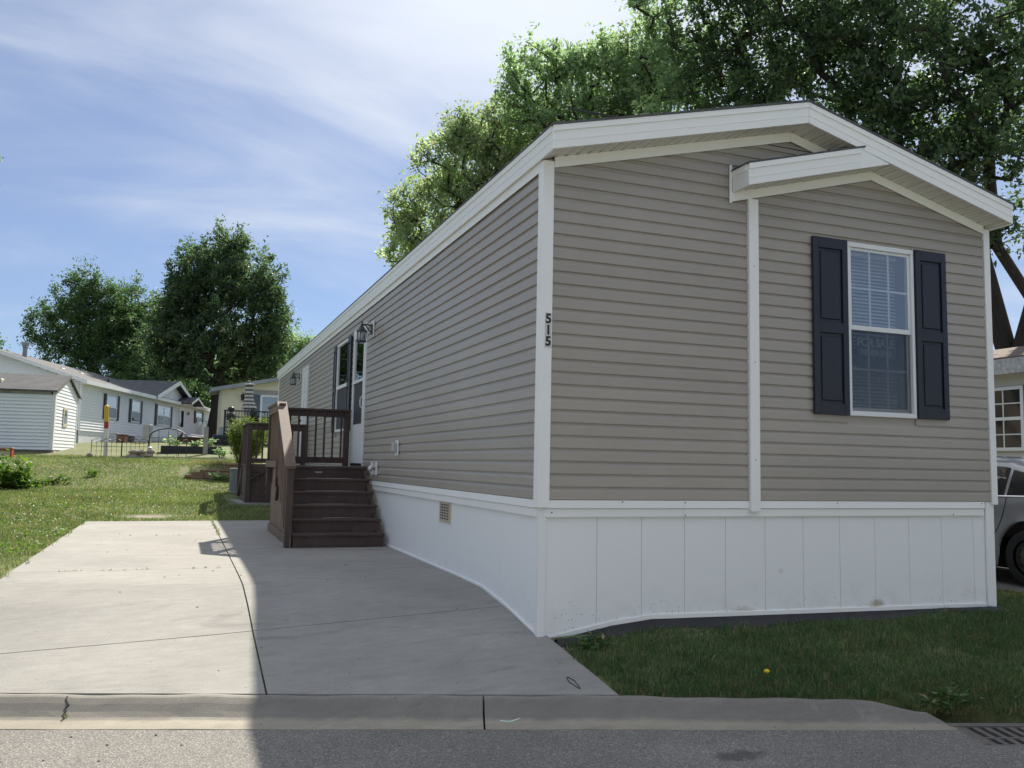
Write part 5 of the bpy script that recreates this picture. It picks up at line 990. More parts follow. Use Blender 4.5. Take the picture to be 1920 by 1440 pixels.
# ------------------------------------------------------------------ vegetation
def leaves_mesh(C_, A_, Nn, Ln, Wd, fold=.18):
    """diamond leaves folded on the midrib. C_ centre, A_ axis, Nn normal, Ln length, Wd width"""
    A_ = A_/np.linalg.norm(A_, axis=1, keepdims=True); S_ = np.cross(A_, Nn); S_ /= np.linalg.norm(S_, axis=1, keepdims=True)+1e-9; U_ = np.cross(S_, A_)
    Ln = Ln[:, None]; Wd = Wd[:, None]
    v = np.stack([C_-A_*Ln*.5, C_+S_*Wd*.5+U_*Wd*fold-A_*Ln*.08, C_+A_*Ln*.5-U_*Ln*.10, C_-S_*Wd*.5+U_*Wd*fold-A_*Ln*.08], 1).reshape(-1, 3)
    k = np.arange(len(C_))*4
    return v, np.concatenate([np.stack([k, k+1, k+2], 1), np.stack([k, k+2, k+3], 1)])
def tree(label, base, fork, lobes, trunk_r, nclump, nleaf, size, mat, seed, group=None, clump_r=.55, droop=.25, extra=(), name='tree', twig=.012):
    rg = np.random.default_rng(seed); t = empty(name, base, label, 'tree', group)
    lob = np.array(lobes, float); wts = lob[:, 3]**2.2; wts /= wts.sum(); pick = rg.choice(len(lob), nclump, p=wts)
    dr = rg.normal(size=(nclump, 3)); dr /= np.linalg.norm(dr, axis=1, keepdims=True)
    P = lob[pick, :3]+dr*(lob[pick, 3]*rg.random(nclump)**(1/2.4))[:, None]*np.array([1, 1, .92])
    base = np.array(base, float); fork = np.array(fork, float)
    nodes = [base-np.array([0, 0, .3])]; par = [-1]
    m_ = 5
    for i in range(1, m_+1):
        nodes.append(base+(fork-base)*i/m_+rg.normal(size=3)*np.array([.05, .05, 0])*np.linalg.norm(fork-base)/8); par.append(len(nodes)-2)
    for chain in extra:
        prev = m_-1
        for q in chain: nodes.append(np.array(q, float)); par.append(prev); prev = len(nodes)-1
    order = np.argsort(np.linalg.norm(P-fork, axis=1)); plen = [0]*len(nodes); ends = []
    for ci in order:
        q = P[ci]; arr = np.array(nodes[3:]); dv = q-arr; dist = np.linalg.norm(dv, axis=1)
        rad = np.linalg.norm(arr-fork, axis=1); cost = dist+.22*rad+np.where(rad > np.linalg.norm(q-fork), 2.5, 0)+np.where(dv[:, 2] < -.3, .8, 0)
        k = int(np.argmin(cost))+3; a = nodes[k]; ns = max(1, int(np.linalg.norm(q-a)/.8)); prev = k
        for i in range(1, ns+1):
            u = i/ns; p_ = a+(q-a)*u; p_ = p_+np.array([0, 0, .10*math.sin(math.pi*u)*np.linalg.norm(q-a)])+(rg.normal(size=3)*.09 if i < ns else 0)
            nodes.append(p_); par.append(prev); prev = len(nodes)-1
        ends.append(prev)
    nn = len(nodes); wgt = np.zeros(nn); 
    for e in ends: wgt[e] += 1
    for i in range(nn-1, 0, -1): wgt[par[i]] += wgt[i]
    wgt = np.maximum(wgt, 1); rad = twig*wgt**.5; sc = trunk_r/rad[2]; rad = np.where(wgt > 3, rad*(1+(sc-1)*np.clip((np.log(wgt)-1.1)/(np.log(wgt[2])-1.1), 0, 1)), rad); rad[m_+1:] = np.minimum(rad[m_+1:], trunk_r*.52); rad[0] = rad[1]*1.5; rad[1] *= 1.12
    nd = np.array(nodes); V = []; F = []; ring = 6; ang = np.arange(ring)*2*np.pi/ring; vb = 0
    for i in range(1, nn):
        a, c = nd[par[i]], nd[i]; d = c-a; l = np.linalg.norm(d)
        if l < 1e-4: continue
        d /= l; o = np.cross(d, [0, 0, 1.]) if abs(d[2]) < .95 else np.cross(d, [1., 0, 0]); o /= np.linalg.norm(o); o2 = np.cross(d, o)
        ra = min(rad[par[i]], rad[i]*1.45) if par[i] > 4 else rad[par[i]]
        cir = np.cos(ang)[:, None]*o+np.sin(ang)[:, None]*o2
        V.append(a-d*ra*.25+cir*ra); V.append(c+cir*rad[i])
        for j in range(ring): F.append((vb+j, vb+(j+1) % ring, vb+ring+(j+1) % ring, vb+ring+j))
        vb += 2*ring
    fast_mesh('trunk', np.concatenate(V), np.array(F), 'bark', t, True)
    # leaves on short twigs round each clump
    E_n = len(ends); ep = nd[ends]; per = max(4, nleaf//E_n); nt_ = 9
    td = rg.normal(size=(E_n, nt_, 3)); td[..., 2] += .55; sh_ = rg.random((E_n, nt_)) < .05; td[..., 2] = np.where(sh_, np.abs(td[..., 2])*1.5+1.2, td[..., 2]); td /= np.linalg.norm(td, axis=2, keepdims=True)
    tl = clump_r*(.45+.9*rg.random((E_n, nt_)))*np.where(sh_, 1.3, 1.0)*(.7+.6*rg.random((E_n, 1)))
    ci = np.repeat(np.arange(E_n), per); ti = rg.integers(0, nt_, len(ci)); u = rg.random(len(ci))**.7
    Cc = ep[ci]+td[ci, ti]*(tl[ci, ti]*u)[:, None]+rg.normal(size=(len(ci), 3))*clump_r*.15
    Ax = td[ci, ti]*1.0+rg.normal(size=Cc.shape)*.5+np.array([0, 0, -droop*.4]); Nn = rg.normal(size=Cc.shape)*.75+np.array([0, 0, .8])
    sz = size*rg.uniform(.45, 1.35, len(ci)); v, f = leaves_mesh(Cc, Ax, Nn, sz, sz*.56); fast_mesh('crown', v, f, mat, t)
    return t
A_L = [(5.2, 23.2, 9.3, 1.4), (5.7, 21.8, 10.9, 1.4), (7.2, 21.3, 10.3, 1.8), (4.8, 23.5, 7.9, 1.1), (6.9, 20.2, 11.7, 1.1), (6.4, 21.8, 8.5, 1.7), (8.2, 19.8, 10.6, 1.4), (5.9, 21.6, 11.8, .7)]
B_L = [(7.3, 17.8, 12.6, 1.25), (8.1, 17.6, 11.4, 1.5), (6.8, 18.1, 11.5, .8), (9.6, 16.9, 12.4, 1.5), (10.2, 16.6, 13.2, 1.0), (8.8, 17.1, 13.0, .7), (10.4, 15.6, 11.3, 1.5), (9.1, 17.3, 11.1, 1.5), (10.3, 15.5, 13.1, .7)]
C_L = [(10.2, 12.4, 12.1, 1.4), (10.1, 12.6, 10.5, 1.4), (11.0, 11.2, 10.8, 1.6), (11.7, 10.0, 9.3, 1.7), (11.7, 9.8, 11.4, 1.7), (12.5, 8.5, 9.9, 1.7), (12.2, 8.8, 7.8, 1.4), (13.0, 7.3, 9.8, 1.8), (13.6, 8.3, 8.1, 1.5), (14.1, 8.3, 6.3, .9), (14.1, 7.0, 7.8, 1.3), (15.1, 7.9, 6.0, .7), (10.8, 11.0, 13.1, 1.7), (12.6, 9.2, 13.0, 2.0), (14.3, 7.5, 12.4, 2.0)]
D_L = [(-.8, 54.1, 13.6, 2.4), (-2.9, 55.1, 11.8, 2.2), (1.5, 53.4, 12.2, 2.2), (-.8, 54.4, 11.1, 3.3), (-3.4, 55.6, 8.9, 1.8), (2.3, 53.4, 9.3, 1.6), (-1.0, 54.8, 7.8, 3.1), (1.4, 53.9, 7.5, 2.2), (0, 53.7, 14.7, .9), (-3.8, 55.6, 10.3, 1.3), (-2.6, 54.8, 13.9, 1.1), (2.2, 53.3, 10.8, 1.4)]
E_L = [(-10.8, 68.8, 12.7, 1.9), (-12.7, 69.7, 11.0, 2.1), (-9.1, 68.3, 11.5, 2.5), (-13.4, 70.2, 9.3, 1.5), (-9.8, 68.8, 8.9, 2.5), (-11.7, 69.7, 7.6, 2.1), (-7.7, 68.2, 7.7, 2.5), (-10.1, 68.4, 14.0, 1.1)]
F_L = [(-6.9, 71.5, 13.6, 1.6), (-6.1, 71.5, 11.3, 2.2), (-7.3, 72.1, 10.0, 2.2), (-5.5, 71.6, 7.8, 2.7), (-3.4, 70.8, 7.4, 2.2)]
G_L = [(5.9, 70.3, 9.7, 1.6), (4.8, 70.8, 8.3, 1.9), (7.1, 69.7, 10.2, .8), (3.6, 71.3, 7.8, 1.6), (1.4, 72.2, 7.8, 1.9)]
I_L = [(-8.75, 21.1, 7.9, .9), (-9.2, 21.4, 6.7, 1.2), (-9.7, 21.4, 9.1, 1.3), (-10.5, 21.8, 7.7, 1.8)]
tA = tree('light green tree showing left of the roof peak behind the mobile home', (7.0, 22.3, -.3), (6.7, 21.9, 6.0), A_L+[(7.3, 20.1, 10.9, 1.3), (6.6, 21.4, 11.8, 1.0), (5.4, 22.0, 10.1, 1.1), (4.5, 23.5, 8.9, .8), (4.3, 23.7, 7.7, .6)], .22, 480, 34000, .150, 'leaf_light', 1, 'trees behind the mobile home', .50)
tree('bushy green tree rising above the roof peak behind the mobile home', (9.4, 17.6, -.5), (9.2, 17.3, 8.2), B_L+[(7.6, 18.9, 11.4, 1.0), (8.4, 17.4, 12.7, 1.0), (10.0, 16.9, 11.4, 1.5), (10.3, 14.5, 12.0, 1.2), (10.1, 13.7, 10.1, 1.2), (9.5, 14.7, 13.6, .9)], .24, 500, 35000, .145, 'leaf_mid', 2, 'trees behind the mobile home', .48)
tree('large dark shade tree with thick limbs behind the right neighbour', (16.5, 8.8, -1.0), (16.2, 8.8, 3.6), C_L+[(10.5, 11.5, 9.7, 1.2), (11.0, 10.1, 11.0, 1.3), (12.3, 9.6, 10.5, 1.6), (13.0, 8.5, 8.5, 1.4), (12.2, 9.0, 6.8, .9), (12.9, 8.7, 7.2, 1.1), (13.5, 7.4, 6.9, 1.1), (14.2, 6.9, 9.6, 1.4), (9.5, 12.7, 11.9, .9), (10.1, 11.4, 12.6, 1.2)], .24, 680, 58000, .148, 'leaf_dark', 3, 'trees behind the mobile home', .54,
     extra=[[(15.57, 8.88, 5.5), (14.6, 8.6, 7.0), (13.2, 8.8, 8.4)], [(15.9, 8.0, 4.4), (14.94, 8.08, 5.6), (14.2, 7.6, 7.0)], [(15.5, 9.1, 5.2), (13.8, 9.4, 6.8), (12.0, 10.2, 8.6)]])
tD = tree('tall dense round maple rising behind the grey house', (-.59, 55.2, 2.0), (-.5, 54.8, 6.2), D_L+[(-4.4, 56.5, 7.6, 1.7), (-3.3, 56.5, 6.6, 1.9), (3.0, 55.0, 8.2, 1.3), (2.6, 55.2, 6.3, 1.7)], .46, 680, 66000, .23, 'leaf_dark', 4, 'trees beyond the houses', .80)
tree('leaning broad tree at the far left behind the grey house', (-7.7, 68.6, 2.4), (-9.0, 68.8, 6.0), E_L, .38, 420, 40000, .20, 'leaf_far', 5, 'trees beyond the houses', .85, extra=[[(-10.0, 69.0, 7.6), (-11.4, 69.4, 9.3)]])
tree('mid height tree between the leaning tree and the tall maple', (-5.9, 72.2, 2.5), (-6.0, 72, 6.0), F_L+[(-5.4, 69.0, 11.5, 1.8), (-4.6, 66.9, 8.6, 2.1), (-7.5, 69.8, 11.4, 2.0), (-8.6, 70.1, 12.7, 1.6), (-8.8, 70.5, 9.7, 2.4), (-4.0, 66, 6.2, 1.8), (-6.4, 66, 5.9, 1.9)], .33, 480, 46000, .20, 'leaf_far', 6, 'trees beyond the houses', .9)
tree('small far tree above the yellow house roof', (5.1, 71.2, 2.6), (4.8, 71, 5.5), G_L, .28, 240, 26000, .20, 'leaf_mid', 7, 'trees beyond the houses', .85)
tree('tree whose outer twigs just enter at the left edge', (-10.6, 22.3, .1), (-10.3, 22.0, 5.0), I_L, .24, 160, 16000, .13, 'leaf_mid', 9, None, .45)
tree('sliver of far tree at the left edge above the flue', (-19.5, 85.8, 2.5), (-19.4, 85.6, 6.5), [(-18.7, 85.1, 9.6, .9), (-20.3, 85.7, 9.8, 1.5), (-20, 85, 8.5, 1.6)], .25, 70, 5000, .28, 'leaf_far', 12, 'trees beyond the houses', .8)
# wooded backdrop low behind the houses
BK = [(-14, 84, 4.5, 2.6), (-9, 82, 5.0, 2.8), (-4, 84, 5.2, 3), (1.5, 82, 5.2, 3), (6.5, 84, 5.6, 2.8), (-18, 88, 4.2, 2.6), (-1, 86, 7, 2.6), (-7, 86, 7, 2.6), (10, 82, 5, 2.5)]
rg = np.random.default_rng(21); bl_ = np.array(BK); pk = rg.integers(0, len(bl_), 26000); dr_ = rg.normal(size=(26000, 3)); dr_ /= np.linalg.norm(dr_, axis=1, keepdims=True)
Cc = bl_[pk, :3]+dr_*(bl_[pk, 3]*rg.random(26000)**.45)[:, None]; Cc[:, 2] = np.maximum(Cc[:, 2], 2.6)
v, f = leaves_mesh(Cc, rg.normal(size=Cc.shape), rg.normal(size=Cc.shape)+np.array([0, 0, .8]), rg.uniform(.25, .42, len(Cc)), rg.uniform(.18, .3, len(Cc)))
tag(fast_mesh('far_wood', v, f, 'leaf_far'), 'dark mass of far woodland low behind the houses', 'woodland', None, 'stuff')
# trees across the street, seen mirrored in the windows
for i, (dx, dy, dz, rz, s_) in enumerate(((-2, -52, -2.2, 1.0, .9), (14, -50, -2.4, 2.2, .8), (-20, -46, -2.2, .3, .85))):
    c = copy_tree(tD); c.location = (dx, -26-6*i % 10, -1.3); c.rotation_euler.z = rz; c.scale = (.72*s_,)*3; c['group'] = 'trees across the street'
    c.location = ((4.0, -30.0, -1.3), (22.0, -28.0, -1.3), (-24.0, -8.0, -1.3))[i]
    c['label'] = ('round maple across the street mirrored in the front window', 'round maple farther right across the street', 'round maple to the left mirrored in the side windows')[i]

for i, (x0, x1, y1, mt, lb) in enumerate(((-14.5, -1.0, -17.5, 'white_siding', 'unseen long white mobile home added opposite the driveway to bounce light'), (3.5, 17.0, -20.5, 'yellow_siding', 'unseen long cream mobile home added opposite the front lawn to bounce light'))):  # out of view, added so their sunlit walls brighten the shaded facades
    t = empty('unseen_bounce_home', ((x0+x1)/2, y1, -1.2), lb, 'mobile home', 'unseen homes added across the street for fill light')
    b = MB(); lapwall(b, (x1, y1), (x0, y1), -.35, lambda q: 2.5, .11); b.build('front_wall', mt, t); box('side_wall', mt, t, x0, x0+.1, y1-4.3, y1-.1, -.35, 2.5); box('side_wall', mt, t, x1-.1, x1, y1-4.3, y1-.1, -.35, 2.5); box('back_wall', mt, t, x0, x1, y1-4.4, y1-4.31, -.35, 2.5)
    box('skirting', 'white_paint', t, x0+.05, x1-.05, y1-4.3, y1-.03, -1.4, -.36); MB().prism([(y1+.25, 2.45), (y1-2.2, 3.1), (y1-4.65, 2.45), (y1-4.65, 2.55), (y1-2.2, 3.22), (y1+.25, 2.55)], 'x', x0-.2, x1+.2).build('roof', 'shingle', t)
    for xw in (x0+2.5, x0+5.5, x0+10.5):
        wn = box('window', 'white_paint', t, xw-.5, xw+.5, y1+.027, y1+.05, .7, 1.9); box('pane', 'dark_glass', wn, xw-.42, xw+.42, y1+.051, y1+.056, .78, 1.82)
    dr = box('door', 'white_paint', t, x0+7.6, x0+8.5, y1+.027, y1+.05, -.2, 1.85); box('pane', 'dark_glass', dr, x0+7.8, x0+8.3, y1+.051, y1+.055, 1.0, 1.7)

# ---- bushes and weeds
def leafy(name, label, cat, base, stems, nleaf, size, mat, seed, group=None, spread=.25, wide=.6, up=.35, stemmat='leaf_weed', along=.25):
    rg = np.random.default_rng(seed); t = empty(name, base, label, cat, group); b = MB(); C_ = []; A_ = []
    for (dx, dy, hh) in stems:
        p0 = Vector(base)+Vector((dx*.35, dy*.35, -.03)); p1 = Vector(base)+Vector((dx, dy, hh)); mid = (p0+p1)/2+Vector((dx*.1, dy*.1, hh*.1)); b.tube([p0, mid, p1], [.010, .008, .004], 5)
        k = max(3, nleaf//len(stems)); u = along+(1-along)*rg.random(k); q = np.array(p0)[None]*((1-u)**2)[:, None]+2*np.array(mid)[None]*(u*(1-u))[:, None]+np.array(p1)[None]*(u**2)[:, None]
        dirs = rg.normal(size=(k, 3)); dirs[:, 2] = dirs[:, 2]*.3+up; C_.append(q+dirs*size*.55+rg.normal(size=(k, 3))*spread*.12); A_.append(dirs)
    b.build('stem', stemmat, t); C_ = np.concatenate(C_); A_ = np.concatenate(A_); sz = size*rg.uniform(.5, 1.2, len(C_))
    v, f = leaves_mesh(C_, A_, rg.normal(size=C_.shape)*.5+np.array([0, 0, 1.]), sz, sz*wide, .12); fast_mesh('foliage', v, f, mat, t); return t
rr = random.Random(8)
leafy('leafy_bush', 'bright green leafy bush at the left edge of the lawn', 'bush', (-6.75, 18.3, float(h(-6.75, 18.3))), [(rr.uniform(-.55, .5), rr.uniform(-.4, .4), rr.uniform(.35, .98)*(1-.4*abs(q_-10)/10)) for q_ in range(20)]+[(rr.uniform(.3, .75), rr.uniform(-.3, .3), rr.uniform(.12, .4)) for _ in range(10)], 900, .17, 'leaf_bush', 31, None, .4, .75)
for i, (x_, y_, r_, n_) in enumerate(((-5.6, 19.3, .35, 9), (-4.95, 20.7, .16, 5), (-6.0, 18.9, .2, 6))):
    leafy('broadleaf_weed', ('spreading broadleaf weed patch right of the leafy bush', 'small pale broadleaf weed alone on the grass slope', 'low weed clump touching the leafy bush')[i], 'weed', (x_, y_, float(h(x_, y_))), [(rr.uniform(-r_, r_), rr.uniform(-r_, r_)*.6, rr.uniform(.08, .22)) for _ in range(n_)], n_*14, .12, 'leaf_bush', 40+i, None, .2, .7)
leafy('tall_weeds', 'clump of tall feathery green weeds above the retaining wall', 'plant', (-.80, 22.0, .08), [(rr.uniform(-.55, .75), rr.uniform(-.4, .5), rr.uniform(.75, 1.55)) for _ in range(64)], 7200, .11, 'leaf_weed', 51, None, .25, .28, .9)
leafy('weed_clump', 'low dark green plant at the foot of the retaining wall', 'plant', (-1.5, 20.2, float(h(-1.5, 20.2))), [(rr.uniform(-.4, .4), rr.uniform(-.12, .1), rr.uniform(.1, .25)) for _ in range(16)], 260, .10, 'leaf_mid', 52, None, .2, .5)
for i, (x_, y_, hh, wh_) in enumerate(((-2.9, 30.0, .45, 1), (-1.6, 30.0, .4, 1), (-2.2, 30.1, .25, 0), (-1.2, 28.2, .35, 0))):
    leafy('garden_plant', ('leafy green plant at the left end of the raised bed', 'leafy green plant at the right end of the raised bed', 'short plant in the middle of the raised bed', 'small plant between raised bed and tall weeds')[i], 'plant', (x_, y_, .69 if y_ > 29.6 else float(h(x_, y_))), [(rr.uniform(-.25, .25), rr.uniform(-.2, .2), rr.uniform(.5, 1)*hh) for _ in range(8)], 150, .13, 'leaf_mid', 60+i, None, .2, .6)
leafy('dock_weed', 'broad leaved weed clump in the front grass by the kerb end', 'weed', (2.25, -1.72, float(h(2.25, -1.72))), [(rr.uniform(-.20, .20), rr.uniform(-.14, .12), rr.uniform(.04, .12)) for _ in range(16)], 110, .075, 'grass_front', 70, None, .2, .5)
leafy('corner_weed', 'tuft of leafy weed at the driveway corner under the skirting', 'weed', (.33, -.28, float(h(.33, -.28))), [(rr.uniform(-.12, .14), rr.uniform(-.08, .08), rr.uniform(.04, .10)) for _ in range(14)], 150, .06, 'grass_front', 71, None, .2, .5)
dn = empty('dandelion', (1.16, -1.26, float(h(1.16, -1.26))), 'single yellow dandelion flower in the front grass', 'flower'); q = dn.location
MB().tube([(q.x, q.y, q.z-.01), (q.x+.005, q.y, q.z+.085)], .003, 5).build('stem', 'leaf_weed', dn); MB().lathe([(.004, .078), (.018, .086), (.021, .094), (.012, .104), (.002, .106)], (q.x+.005, q.y, q.z), 12).build('flower_head', 'petal_yellow', dn)

# ---- grass blades (uncountable)
def blades(name, label, X, Y, hgt, wid, mat, seed, lean=.45, zoff=-.004):
    rg = np.random.default_rng(seed); n = len(X); Z = h(X, Y)+zoff; a = rg.random(n)*2*np.pi; hh = hgt*rg.uniform(.45, 1.25, n); ww = wid*rg.uniform(.6, 1.3, n)
    d = np.stack([np.cos(a), np.sin(a)], 1); la = rg.random(n)*2*np.pi; le = hh*lean*rg.random(n)*1.6; l2 = np.stack([np.cos(la), np.sin(la)], 1)
    B_ = np.stack([X, Y, Z], 1); v = np.zeros((n, 5, 3)); o3 = np.zeros((n, 3)); o3[:, :2] = d*ww[:, None]*.5; L3 = np.zeros((n, 3)); L3[:, :2] = l2*le[:, None]
    mid = B_+L3*.35; mid[:, 2] += hh*.55; tip = B_+L3; tip[:, 2] += hh*(1-.25*np.minimum(1, le/hh))
    v[:, 0] = B_-o3; v[:, 1] = B_+o3; v[:, 2] = mid-o3*.8; v[:, 3] = mid+o3*.8; v[:, 4] = tip
    k = np.arange(n)*5; f = np.concatenate([np.stack([k, k+1, k+3], 1), np.stack([k, k+3, k+2], 1), np.stack([k+2, k+3, k+4], 1)])
    return tag(fast_mesh(name, v.reshape(-1, 3), f, mat), label, 'grass', None, 'stuff')
rg = np.random.default_rng(77)
def clumpy(X, Y, rg, keep=.75, s=6.0):
    f = np.sin(X*s+1.3*np.sin(Y*s*.7))*np.sin(Y*s*.9+1.1*np.sin(X*s*.6))*.5+.5; g2 = np.sin(X*s*.31+2)*np.sin(Y*s*.37+1)*.5+.5
    return rg.random(len(X)) < keep*(.45+.4*f+.3*g2)
# front lawn strip
n = 230000; s_ = rg.uniform(.9, 6.5, n); X = rg.uniform(.02, 6.2, n); Y = rg.uniform(-3.2, .3, n); d_ = dk(X, Y)
dist = np.hypot(X+2.63, Y+6.2); m_ = (d_ > .015) & (X > .10-.03*np.sin(Y*9)) & ~((X < 4.86) & (Y > -.11-.05*np.sin(X*4.3))) & clumpy(X, Y, rg, .95, 7) & ~((X*.954-Y*.299 > 2.35) & (d_ < .12)) & ~((X > 5.9) & (Y > -1.3))
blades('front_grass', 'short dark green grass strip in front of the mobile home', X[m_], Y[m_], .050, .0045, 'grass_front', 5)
# left and back lawn, density falling with distance
n = 900000; X = rg.uniform(-13, -.0, n); Y = rg.uniform(-1.2, 27.5, n); d_ = dk(X, Y); dist = np.hypot(X+2.63, Y+6.2)
vis = (X > -2.63-(Y+6.2)*.62-1.0)
m_ = vis & (d_ > .02) & ~((X > -4.12+.03*np.sin(Y*5)) & (Y < 10.47)) & ~((X > -1.62) & (Y > 12.9) & (Y < 16.9)) & ~((X > -2.4) & (Y > 20.3) & (Y < 20.8)) & (rg.random(n) < np.clip(1.25*(9/dist)**1.2, .12, 1)) & ~(((X+3.15)/.55)**2+((Y-11.25)/.42)**2 < rg.uniform(.5, 1.3, n))
m_ &= rg.random(n) < .8
Xk, Yk = X[m_], Y[m_]; dk_ = np.hypot(Xk+2.63, Yk+6.2)
blades('lawn_grass', 'sunlit mown lawn grass left of and behind the driveway', Xk, Yk, .034*np.clip(dk_/9, 1, 1.7), .0048*np.clip(dk_/8, 1, 3.0), 'grass', 6)
def tufts(nc, x0, x1, y0, y1, ok, per, rad):
    cx, cy = rg.uniform(x0, x1, nc), rg.uniform(y0, y1, nc); X = np.repeat(cx, per)+rg.normal(size=nc*per)*rad; Y = np.repeat(cy, per)+rg.normal(size=nc*per)*rad; m = ok(X, Y); return X[m], Y[m]
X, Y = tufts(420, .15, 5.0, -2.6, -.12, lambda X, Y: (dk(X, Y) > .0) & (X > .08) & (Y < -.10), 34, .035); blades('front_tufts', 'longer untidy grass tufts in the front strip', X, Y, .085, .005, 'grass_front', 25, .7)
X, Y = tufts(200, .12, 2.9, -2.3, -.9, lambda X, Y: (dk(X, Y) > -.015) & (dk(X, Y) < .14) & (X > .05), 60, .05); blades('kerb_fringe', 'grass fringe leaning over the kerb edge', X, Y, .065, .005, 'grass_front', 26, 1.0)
X, Y = tufts(520, -9.5, -4.0, .2, 16, lambda X, Y: ((X < -4.05) | (Y > 10.5)) & (dk(X, Y) > .05), 30, .05); blades('lawn_tufts', 'taller green tufts in the left lawn', X, Y, .085, .008, 'grass', 27, .7)
n = 5000; X = rg.uniform(-2.6, .2, n); Y = rg.uniform(20.9, 24.5, n); m_ = rg.random(n) < np.exp(-((X+1.75)/.55)**2); blades('dry_grass', 'pale dry grass drift above the retaining wall', X[m_], Y[m_], .17, .008, 'dry_grass', 8, .7)
n = 900; X = rg.uniform(4.87, 5.95, n); Y = rg.uniform(-1.2, 4, n); blades('side_grass', 'sunlit grass strip between home and gravel drive', np.tile(X, 14)+rg.normal(size=n*14)*.03, np.tile(Y, 14)+rg.normal(size=n*14)*.03, .06, .006, 'grass', 9)
n = 2600; sX = rg.uniform(2.2, 4.2, n); dX = rg.uniform(.02, .55, n)**1.2; X = UD[0]*sX+ND[0]*(dX-1.09); Y = UD[1]*sX+ND[1]*(dX-1.09); blades('bank_grass', 'dry brownish grass on the bank behind the drain grate', X, Y, .05, .005, 'dry_grass', 18, .8, .0)
n = 5000; sX = rg.uniform(2.2, 4.2, n); dX = rg.uniform(.02, .6, n); X = UD[0]*sX+ND[0]*(dX-1.09); Y = UD[1]*sX+ND[1]*(dX-1.09); blades('bank_grass_green', 'green grass on the bank behind the drain grate', X, Y, .055, .005, 'grass_front', 19, .8, .0)
# grass creeping in the slab joints
def joint(xs, ys, n, seed, hgt=.03):
    r_ = np.random.default_rng(seed); k = r_.integers(0, len(xs), n); X = np.array(xs)[k]+r_.normal(size=n)*.012; Y = np.array(ys)[k]+r_.normal(size=n)*.03; return X, Y
jx, jy = [], []
for y_ in np.arange(7.2, 10.4, .05):
    if rr.random() < .75: jx.append(-2.05+rr.uniform(-.02, .02)); jy.append(y_)
for x_ in (-3.68, -3.62, -3.55, -3.48, -3.28, -3.22, -3.1, -3.0, -2.95, -2.9, -2.45, -2.33, -2.2, -.9): jx.append(x_); jy.append(3.22)
for x_ in (-3.25, -2.9, -2.6): jx.append(x_); jy.append(7.27)
jx += [-3.207, -3.194, -3.174]; jy += [-0.337, -0.371, -0.371]
X, Y = joint(jx, jy, 520, 3)
Zs = np.where(dk(X, Y) > 0, hd(X, Y), -1.275); ob = blades('joint_weeds', 'little grass tufts growing in the driveway joints', X, Y, .024, .006, 'grass', 10); 
co = np.zeros(len(ob.data.vertices)*3, np.float32); ob.data.vertices.foreach_get('co', co); co = co.reshape(-1, 5, 3); co[:, :, 2] += (Zs-h(X, Y))[:, None]; ob.data.vertices.foreach_set('co', co.ravel()); ob.data.update()
# clover blossom specks and broad clover leaves on the left lawn
n = 420; X = rg.uniform(-9, -2, n); Y = rg.uniform(2, 17, n); m_ = ((X < -4.2) | (Y > 10.6)) & (rg.random(n) < .25+.5*(np.sin(X*1.3+Y*.8)*np.sin(Y*.9) > .1)); X, Y = X[m_], Y[m_]; k = len(X); Z = h(X, Y)+rg.uniform(.04, .085, k)
s_ = rg.uniform(.007, .012, k)*np.clip(np.hypot(X+2.6, Y+6.2)/11, 1, 1.6); o6 = np.array([(1, 0, 0), (-1, 0, 0), (0, 1, 0), (0, -1, 0), (0, 0, 1), (0, 0, -1)]); v = (np.stack([X, Y, Z], 1)[:, None]+o6[None]*s_[:, None, None]).reshape(-1, 3)
f8 = np.array([(0, 2, 4), (2, 1, 4), (1, 3, 4), (3, 0, 4), (2, 0, 5), (1, 2, 5), (3, 1, 5), (0, 3, 5)]); tag(fast_mesh('clover_blossoms', v, (np.arange(k)[:, None, None]*6+f8[None]).reshape(-1, 3), 'petal_white'), 'scattered white clover blossoms in the left lawn', 'clover', None, 'stuff')
n = 9000; X = rg.uniform(-9, -4.15, n); Y = rg.uniform(.5, 13, n); m_ = np.sin(X*2.1+Y*.9)*np.sin(Y*1.7-X) > .05; X, Y = X[m_], Y[m_]; k = len(X)
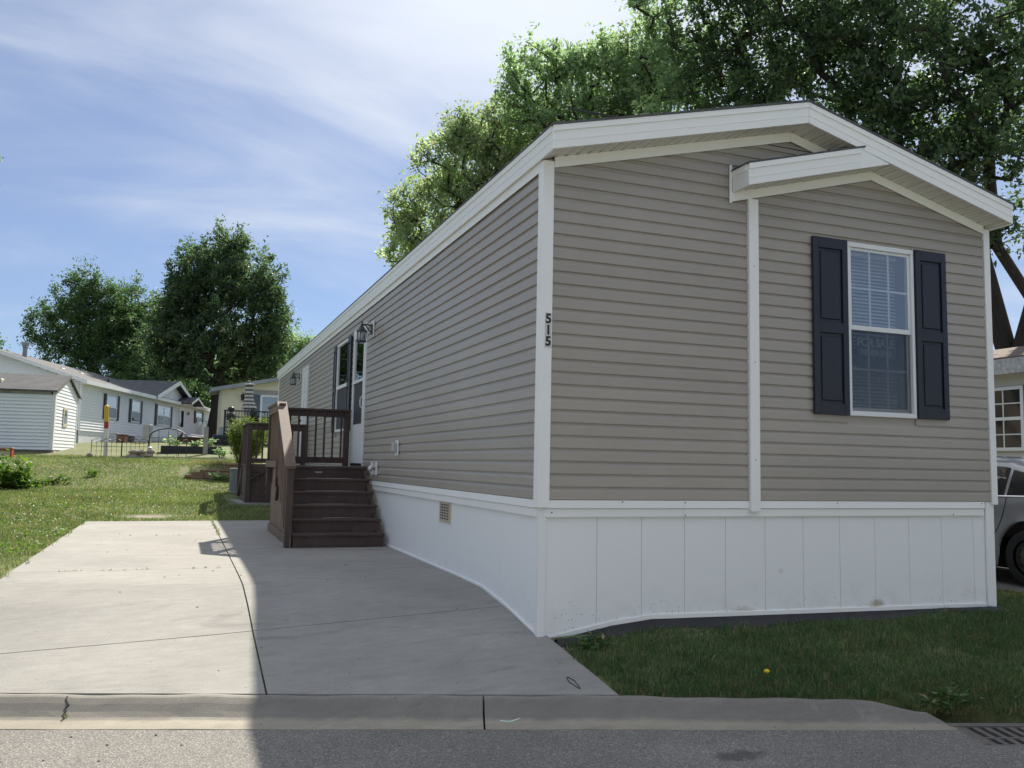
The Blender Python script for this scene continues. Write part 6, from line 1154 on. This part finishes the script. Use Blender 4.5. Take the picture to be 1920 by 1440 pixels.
v, f = leaves_mesh(np.stack([X, Y, h(X, Y)+rg.uniform(.03, .07, k)], 1), rg.normal(size=(k, 3))*np.array([1, 1, .3]), rg.normal(size=(k, 3))*.3+np.array([0, 0, 1.]), rg.uniform(.03, .07, k), rg.uniform(.025, .05, k)); tag(fast_mesh('clover_leaves', v, f, 'leaf_bush'), 'broad clover leaves mixed in the left lawn', 'clover', None, 'stuff')

# ------------------------------------------------------------------ litter
b = MB(); b.tube([(-.735, -1.17, -1.288), (-.68, -1.20, -1.289), (-.535, -1.145, -1.283)], .005, 6); tag(b.build('drinking_straw', 'straw_green'), 'bent pale green drinking straw lying in the gutter', 'straw')
pts = []
for a in np.linspace(0, 2*math.pi, 28, endpoint=False):
    r_ = 1-.35*math.sin(a)**2*(1 if math.sin(a) > 0 else .6); x_, y_ = -.115+.019*math.cos(a)*r_*(1.2 if math.sin(a) > 0 else .8), -.90+.10*math.sin(a); pts.append((x_, y_, float(hd(x_, y_))+.004))
b = MB(); b.tube(pts, .0026, 5, closed=True); tag(b.build('rubber_loop', 'rubber'), 'dark rubber loop lying on the driveway corner', 'rubber band')
rr = random.Random(15); bm = bmesh.new(); bmesh.ops.create_icosphere(bm, subdivisions=1, radius=1.0); PEB = bpy.data.meshes.new('pebble'); bm.to_mesh(PEB); bm.free(); PEB.materials.append(MT['stone'])
pv = np.array([v_.co[:] for v_ in PEB.vertices]); pf = np.array([p_.vertices[:] for p_ in PEB.polygons]); V = []; F = []; c_ = 0
for i in range(420):
    if i < 90: x_, y_ = rr.uniform(-4, 0), rr.uniform(-.7, 8); z_ = float(hd(x_, y_)); ok = float(dk(x_, y_)) > .05
    elif i < 240: q = SD(rr.uniform(-4, 3), -rr.uniform(.26, 2.0), 0); x_, y_ = q[0], q[1]; z_ = -1.302; ok = rr.random() < .7 or i > 200
    else: x_, y_ = rr.uniform(.1, 4.6), rr.uniform(-.30, -.12); z_ = float(h(x_, y_)); ok = True
    if not ok: continue
    s__ = rr.uniform(.003, .008) if i < 240 else rr.uniform(.006, .016); V.append(pv*np.array([s__*rr.uniform(.8, 1.6), s__, s__*.6])+np.array([x_, y_, z_+s__*.3])); F.append(pf+c_); c_ += len(pv)
tag(fast_mesh('grit', np.concatenate(V), np.concatenate(F), 'stone'), 'scattered grit and small pebbles on concrete and kerb', 'grit', None, 'stuff')
